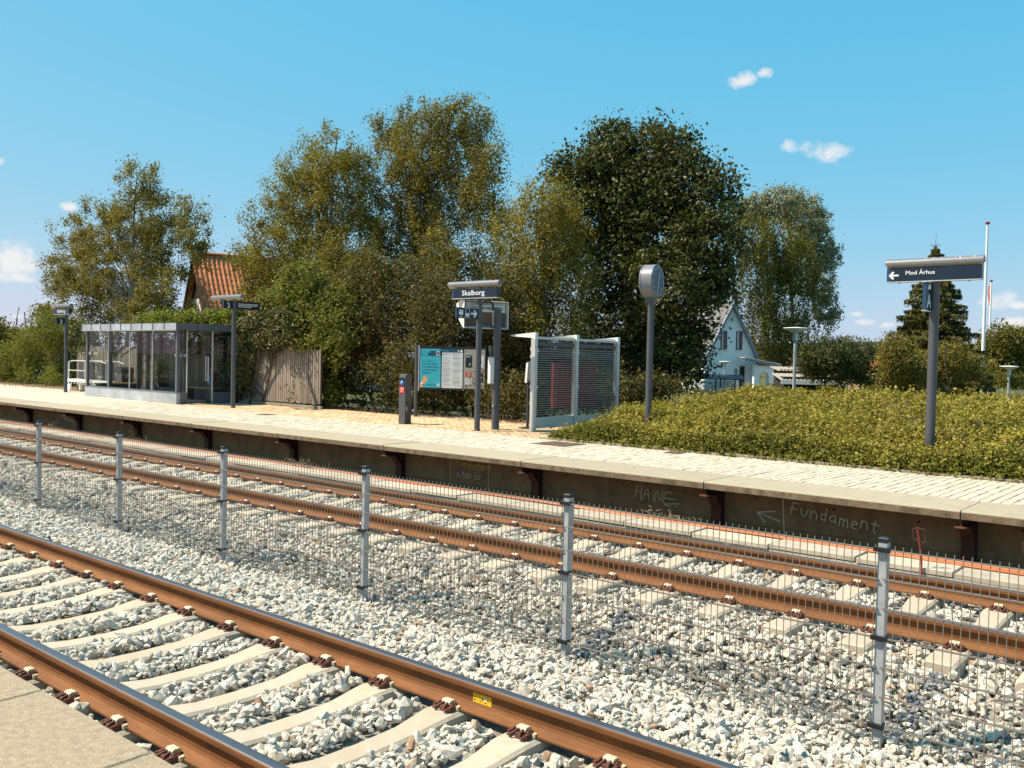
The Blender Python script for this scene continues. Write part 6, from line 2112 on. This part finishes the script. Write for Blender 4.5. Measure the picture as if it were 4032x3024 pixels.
def spruce():
    rng = np.random.default_rng(40)
    bx, by = -9.85, 36.3
    gz = ground_z(bx, by)
    t = thing('spruce_tree', 'conical spruce rising behind the arrow board', 'tree', (bx, by, gz))
    top = 6.15 - gz
    tr = MB().tube([(0, 0, -0.2), (0.03, 0, top * 0.5), (0, 0, top), (0.005, 0, top + 0.02)], 0.14, 8, 0, 0.012).tube([(0, 0, top), (0.01, 0, top + 0.5)], 0.011, 5, 0, 0.004)
    br = MB()
    pts, outs = [], []
    z = 0.7
    while z < top - 0.05:
        f = z / top
        R = 2.75 * (1 - f) ** 0.9 + 0.12
        nb = int(7 + 8 * (1 - f))
        a0 = rng.random() * 6.28
        for k in range(nb):
            a = a0 + 2 * PI * k / nb + rng.normal() * 0.2
            L = R * rng.uniform(0.72, 1.15)
            d = np.array([math.cos(a), math.sin(a)])
            P = []
            for i in range(6):
                s = i / 5
                P.append((d[0] * L * s, d[1] * L * s, z + 0.12 * L * s - 0.42 * L * s * s + 0.22 * L * s ** 3))
            br.tube(P, 0.028 * (1 - f) + 0.008, 4, 0, 0.004)
            m = int(60 + 240 * L)
            s = rng.random(m) ** 0.7
            q = np.stack([np.interp(s, np.linspace(0, 1, 6), [p[c] for p in P]) for c in range(3)], -1)
            side = np.array([-d[1], d[0], 0])
            q += side * (rng.normal(size=m) * 0.20 * L ** 0.5 * (1.05 - s))[:, None]
            q[:, 2] -= np.abs(rng.normal(size=m)) * 0.10
            pts.append(q)
            outs.append(np.tile(np.array([d[0], d[1], 0.1]), (m, 1)))
        z += 0.17 + 0.08 * (1 - f)
    P, O = np.concatenate(pts), np.concatenate(outs)
    n = len(P)
    V, F = leaf_quads(P, O, 0.135 * rng.uniform(0.6, 1.3, n), rng, up=0.7, outw=0.2, ratio=0.30, wild=0.7)
    stuff(link('crown', np_mesh('crown', V, F, 'leaf_spruce'), t))
    link('trunk', tr.mesh('trunk', 'bark', True, False), t)
    link('branches', br.mesh('branches', 'bark', True, False), t)
    w = MB()
    for k in range(6):
        a = k * 1.05
        w.tube([(0, 0, top + 0.02), (0.12 * math.cos(a), 0.12 * math.sin(a), top + 0.03), (0.22 * math.cos(a), 0.22 * math.sin(a), top + 0.10)], 0.012, 4, 0, 0.004)
    link('top_shoots', w.mesh('top_shoots', 'twig', True, False), t)


spruce()


# ------------------------------------------------------------------ planting bed: low spreading hedge along the platform
def hedge_h(x, y):
    fx = np.clip((x + 11.25) / 1.6, 0, 1) ** 0.6
    fy = np.clip((y - 14.33) / 0.75, 0, 1) ** 0.55
    body = 0.58 + 0.40 * np.clip((y - 14.9) / 4.0, 0, 1)
    bumps = 0.06 * np.sin(x * 1.9 + y * 1.3) + 0.05 * np.sin(x * 3.7 - y * 2.1) + 0.03 * np.sin(x * 7 + y * 5)
    back = np.clip((24.5 - y) / 1.5, 0, 1) ** 0.5
    left = np.clip((x + 12.0 + (y - 16) * 0.45) / 1.2, 0, 1) ** 0.5
    return (body + bumps) * fx * fy * back * np.where(y > 16, left, 1.0)


def hedge():
    t = thing('low_hedge', 'wide bed of low spreading yellow-green shrubs along the platform', 'hedge', (-6, 14.6, -0.06))
    off = np.array([-6, 14.6, -0.06])
    rng = np.random.default_rng(77)
    # twiggy body
    xs = np.linspace(-16, 3.5, 110)
    ys = np.concatenate([np.linspace(14.36, 15.4, 12), np.linspace(15.6, 24.6, 36)])
    X, Y = np.meshgrid(xs, ys)
    H = hedge_h(X, Y)
    Z = np.maximum(H - 0.17, -0.02) - 0.05 + 0.03 * np.sin(X * 11) * np.cos(Y * 9)
    V = np.stack([X, Y, Z], -1).reshape(-1, 3) - off
    nx = len(xs)
    F = np.array([(j * nx + i, j * nx + i + 1, (j + 1) * nx + i + 1, (j + 1) * nx + i) for j in range(len(ys) - 1) for i in range(nx - 1)])
    link('twig_mass', np_mesh('twig_mass', V, F, 'twig', smooth=True), t)
    # sprigs: short arching shoots with small leaves
    def field(n, x0, x1, y0, y1):
        x, y = rng.uniform(x0, x1, n), rng.uniform(y0, y1, n)
        h = hedge_h(x, y)
        ok = h > 0.06
        return x[ok], y[ok], h[ok]
    allP, allO, allS = [], [], []
    for (n, x0, x1, y0, y1, per, s) in ((5200, -11.6, 1.2, 14.33, 15.6, 11, 0.046), (7000, -13.5, 1.5, 15.6, 18.5, 9, 0.052), (6000, -16, 2.5, 18.5, 24, 8, 0.062)):
        x, y, h = field(n, x0, x1, y0, y1)
        m = len(x)
        e = 0.05
        gx = (hedge_h(x + e, y) - hedge_h(x - e, y)) / (2 * e)
        gy = (hedge_h(x, y + e) - hedge_h(x, y - e)) / (2 * e)
        nr = unit(np.stack([-np.clip(gx, -2, 2), -np.clip(gy, -2.2, 2.2), np.ones(m)], -1))
        depth = rng.random(m) ** 1.5 * np.minimum(0.20, h * 0.6)
        C = np.stack([x, y, h - 0.06 - depth], -1)
        d = unit(nr + rng.normal(size=(m, 3)) * 0.55)
        L = rng.uniform(0.06, 0.20, m) * np.where(rng.random(m) < 0.10, 1.9, 1.0)
        k = np.repeat(np.arange(m), per)
        s_ = rng.random(m * per)
        P = C[k] + d[k] * (L[k] * s_)[:, None] + rng.normal(size=(m * per, 3)) * 0.028
        P[:, 2] = np.maximum(P[:, 2], -0.02)
        allP.append(P); allO.append(nr[k]); allS.append(s * np.clip(rng.gamma(10, 0.1, m * per), 0.5, 1.8))
    # front skirt down to the kerb
    m = 2600
    x = rng.uniform(-11.0, 1.2, m)
    zz = rng.random(m)
    h = hedge_h(x, np.full(m, 14.75)) * zz
    y = 14.38 + 0.10 * zz + rng.normal(size=m) * 0.04
    k = np.repeat(np.arange(m), 9)
    P = np.stack([x, y, h], -1)[k] + rng.normal(size=(m * 9, 3)) * np.array([0.06, 0.04, 0.045])
    P[:, 2] = np.maximum(P[:, 2], 0.0)
    allP.append(P); allO.append(np.tile(np.array([0, -0.8, 0.5]), (m * 9, 1))); allS.append(0.044 * np.clip(rng.gamma(10, 0.1, m * 9), 0.5, 1.8))
    P, O, S = np.concatenate(allP), np.concatenate(allO), np.concatenate(allS)
    V, F = leaf_quads(P - off, O, S, rng, up=0.6, outw=0.7, ratio=0.7)
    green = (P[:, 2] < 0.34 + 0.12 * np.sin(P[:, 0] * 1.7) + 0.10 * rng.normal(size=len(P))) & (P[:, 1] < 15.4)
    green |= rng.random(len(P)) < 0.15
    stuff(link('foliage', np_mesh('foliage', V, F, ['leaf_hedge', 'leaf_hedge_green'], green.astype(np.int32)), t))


hedge()


# dry litter and weeds along the back of the platform
def weeds():
    rng = np.random.default_rng(90)
    n = 5200
    P = []
    for (x0, x1, y0, y1, m) in ((-48, -34, 16.2, 17.6, 2200), (-23, -12.6, 17.0, 17.6, 1400), (-45, -33, 15.4, 16.3, 700)):
        P.append(np.stack([rng.uniform(x0, x1, m), rng.uniform(y0, y1, m), rng.random(m) ** 2 * 0.18 - 0.01], -1))
    # tufts on the soil strip under the wall
    for (x, y) in ((-13.6, 10.42), (-14.2, 10.6), (-24.7, 10.6), (-20.3, 10.6), (-6.2, 10.62)):
        q = rng.normal(size=(130, 3)) * np.array([0.22, 0.08, 0.07])
        q[:, 2] = np.abs(q[:, 2]) - 0.53
        P.append(q + np.array([x, y, 0]))
    P = np.concatenate(P)
    V, F = leaf_quads(P, np.tile(np.array([0, -0.3, 0.4]), (len(P), 1)), 0.11 * rng.uniform(0.5, 1.3, len(P)), rng, ratio=0.14, droop=-1.2, up=0.1)
    o = link('dry_weeds', np_mesh('dry_weeds', V, F, 'dry_litter'))
    stuff(o)
    tag(o, 'thin dry weeds and litter along the platform back and wall foot', 'weeds')


weeds()
# litter strip at the back of the platform end
struct(MB().box(-140, -33.4, 16.4, 17.9, -0.3, 0.012).build('verge', 'dry_litter'))
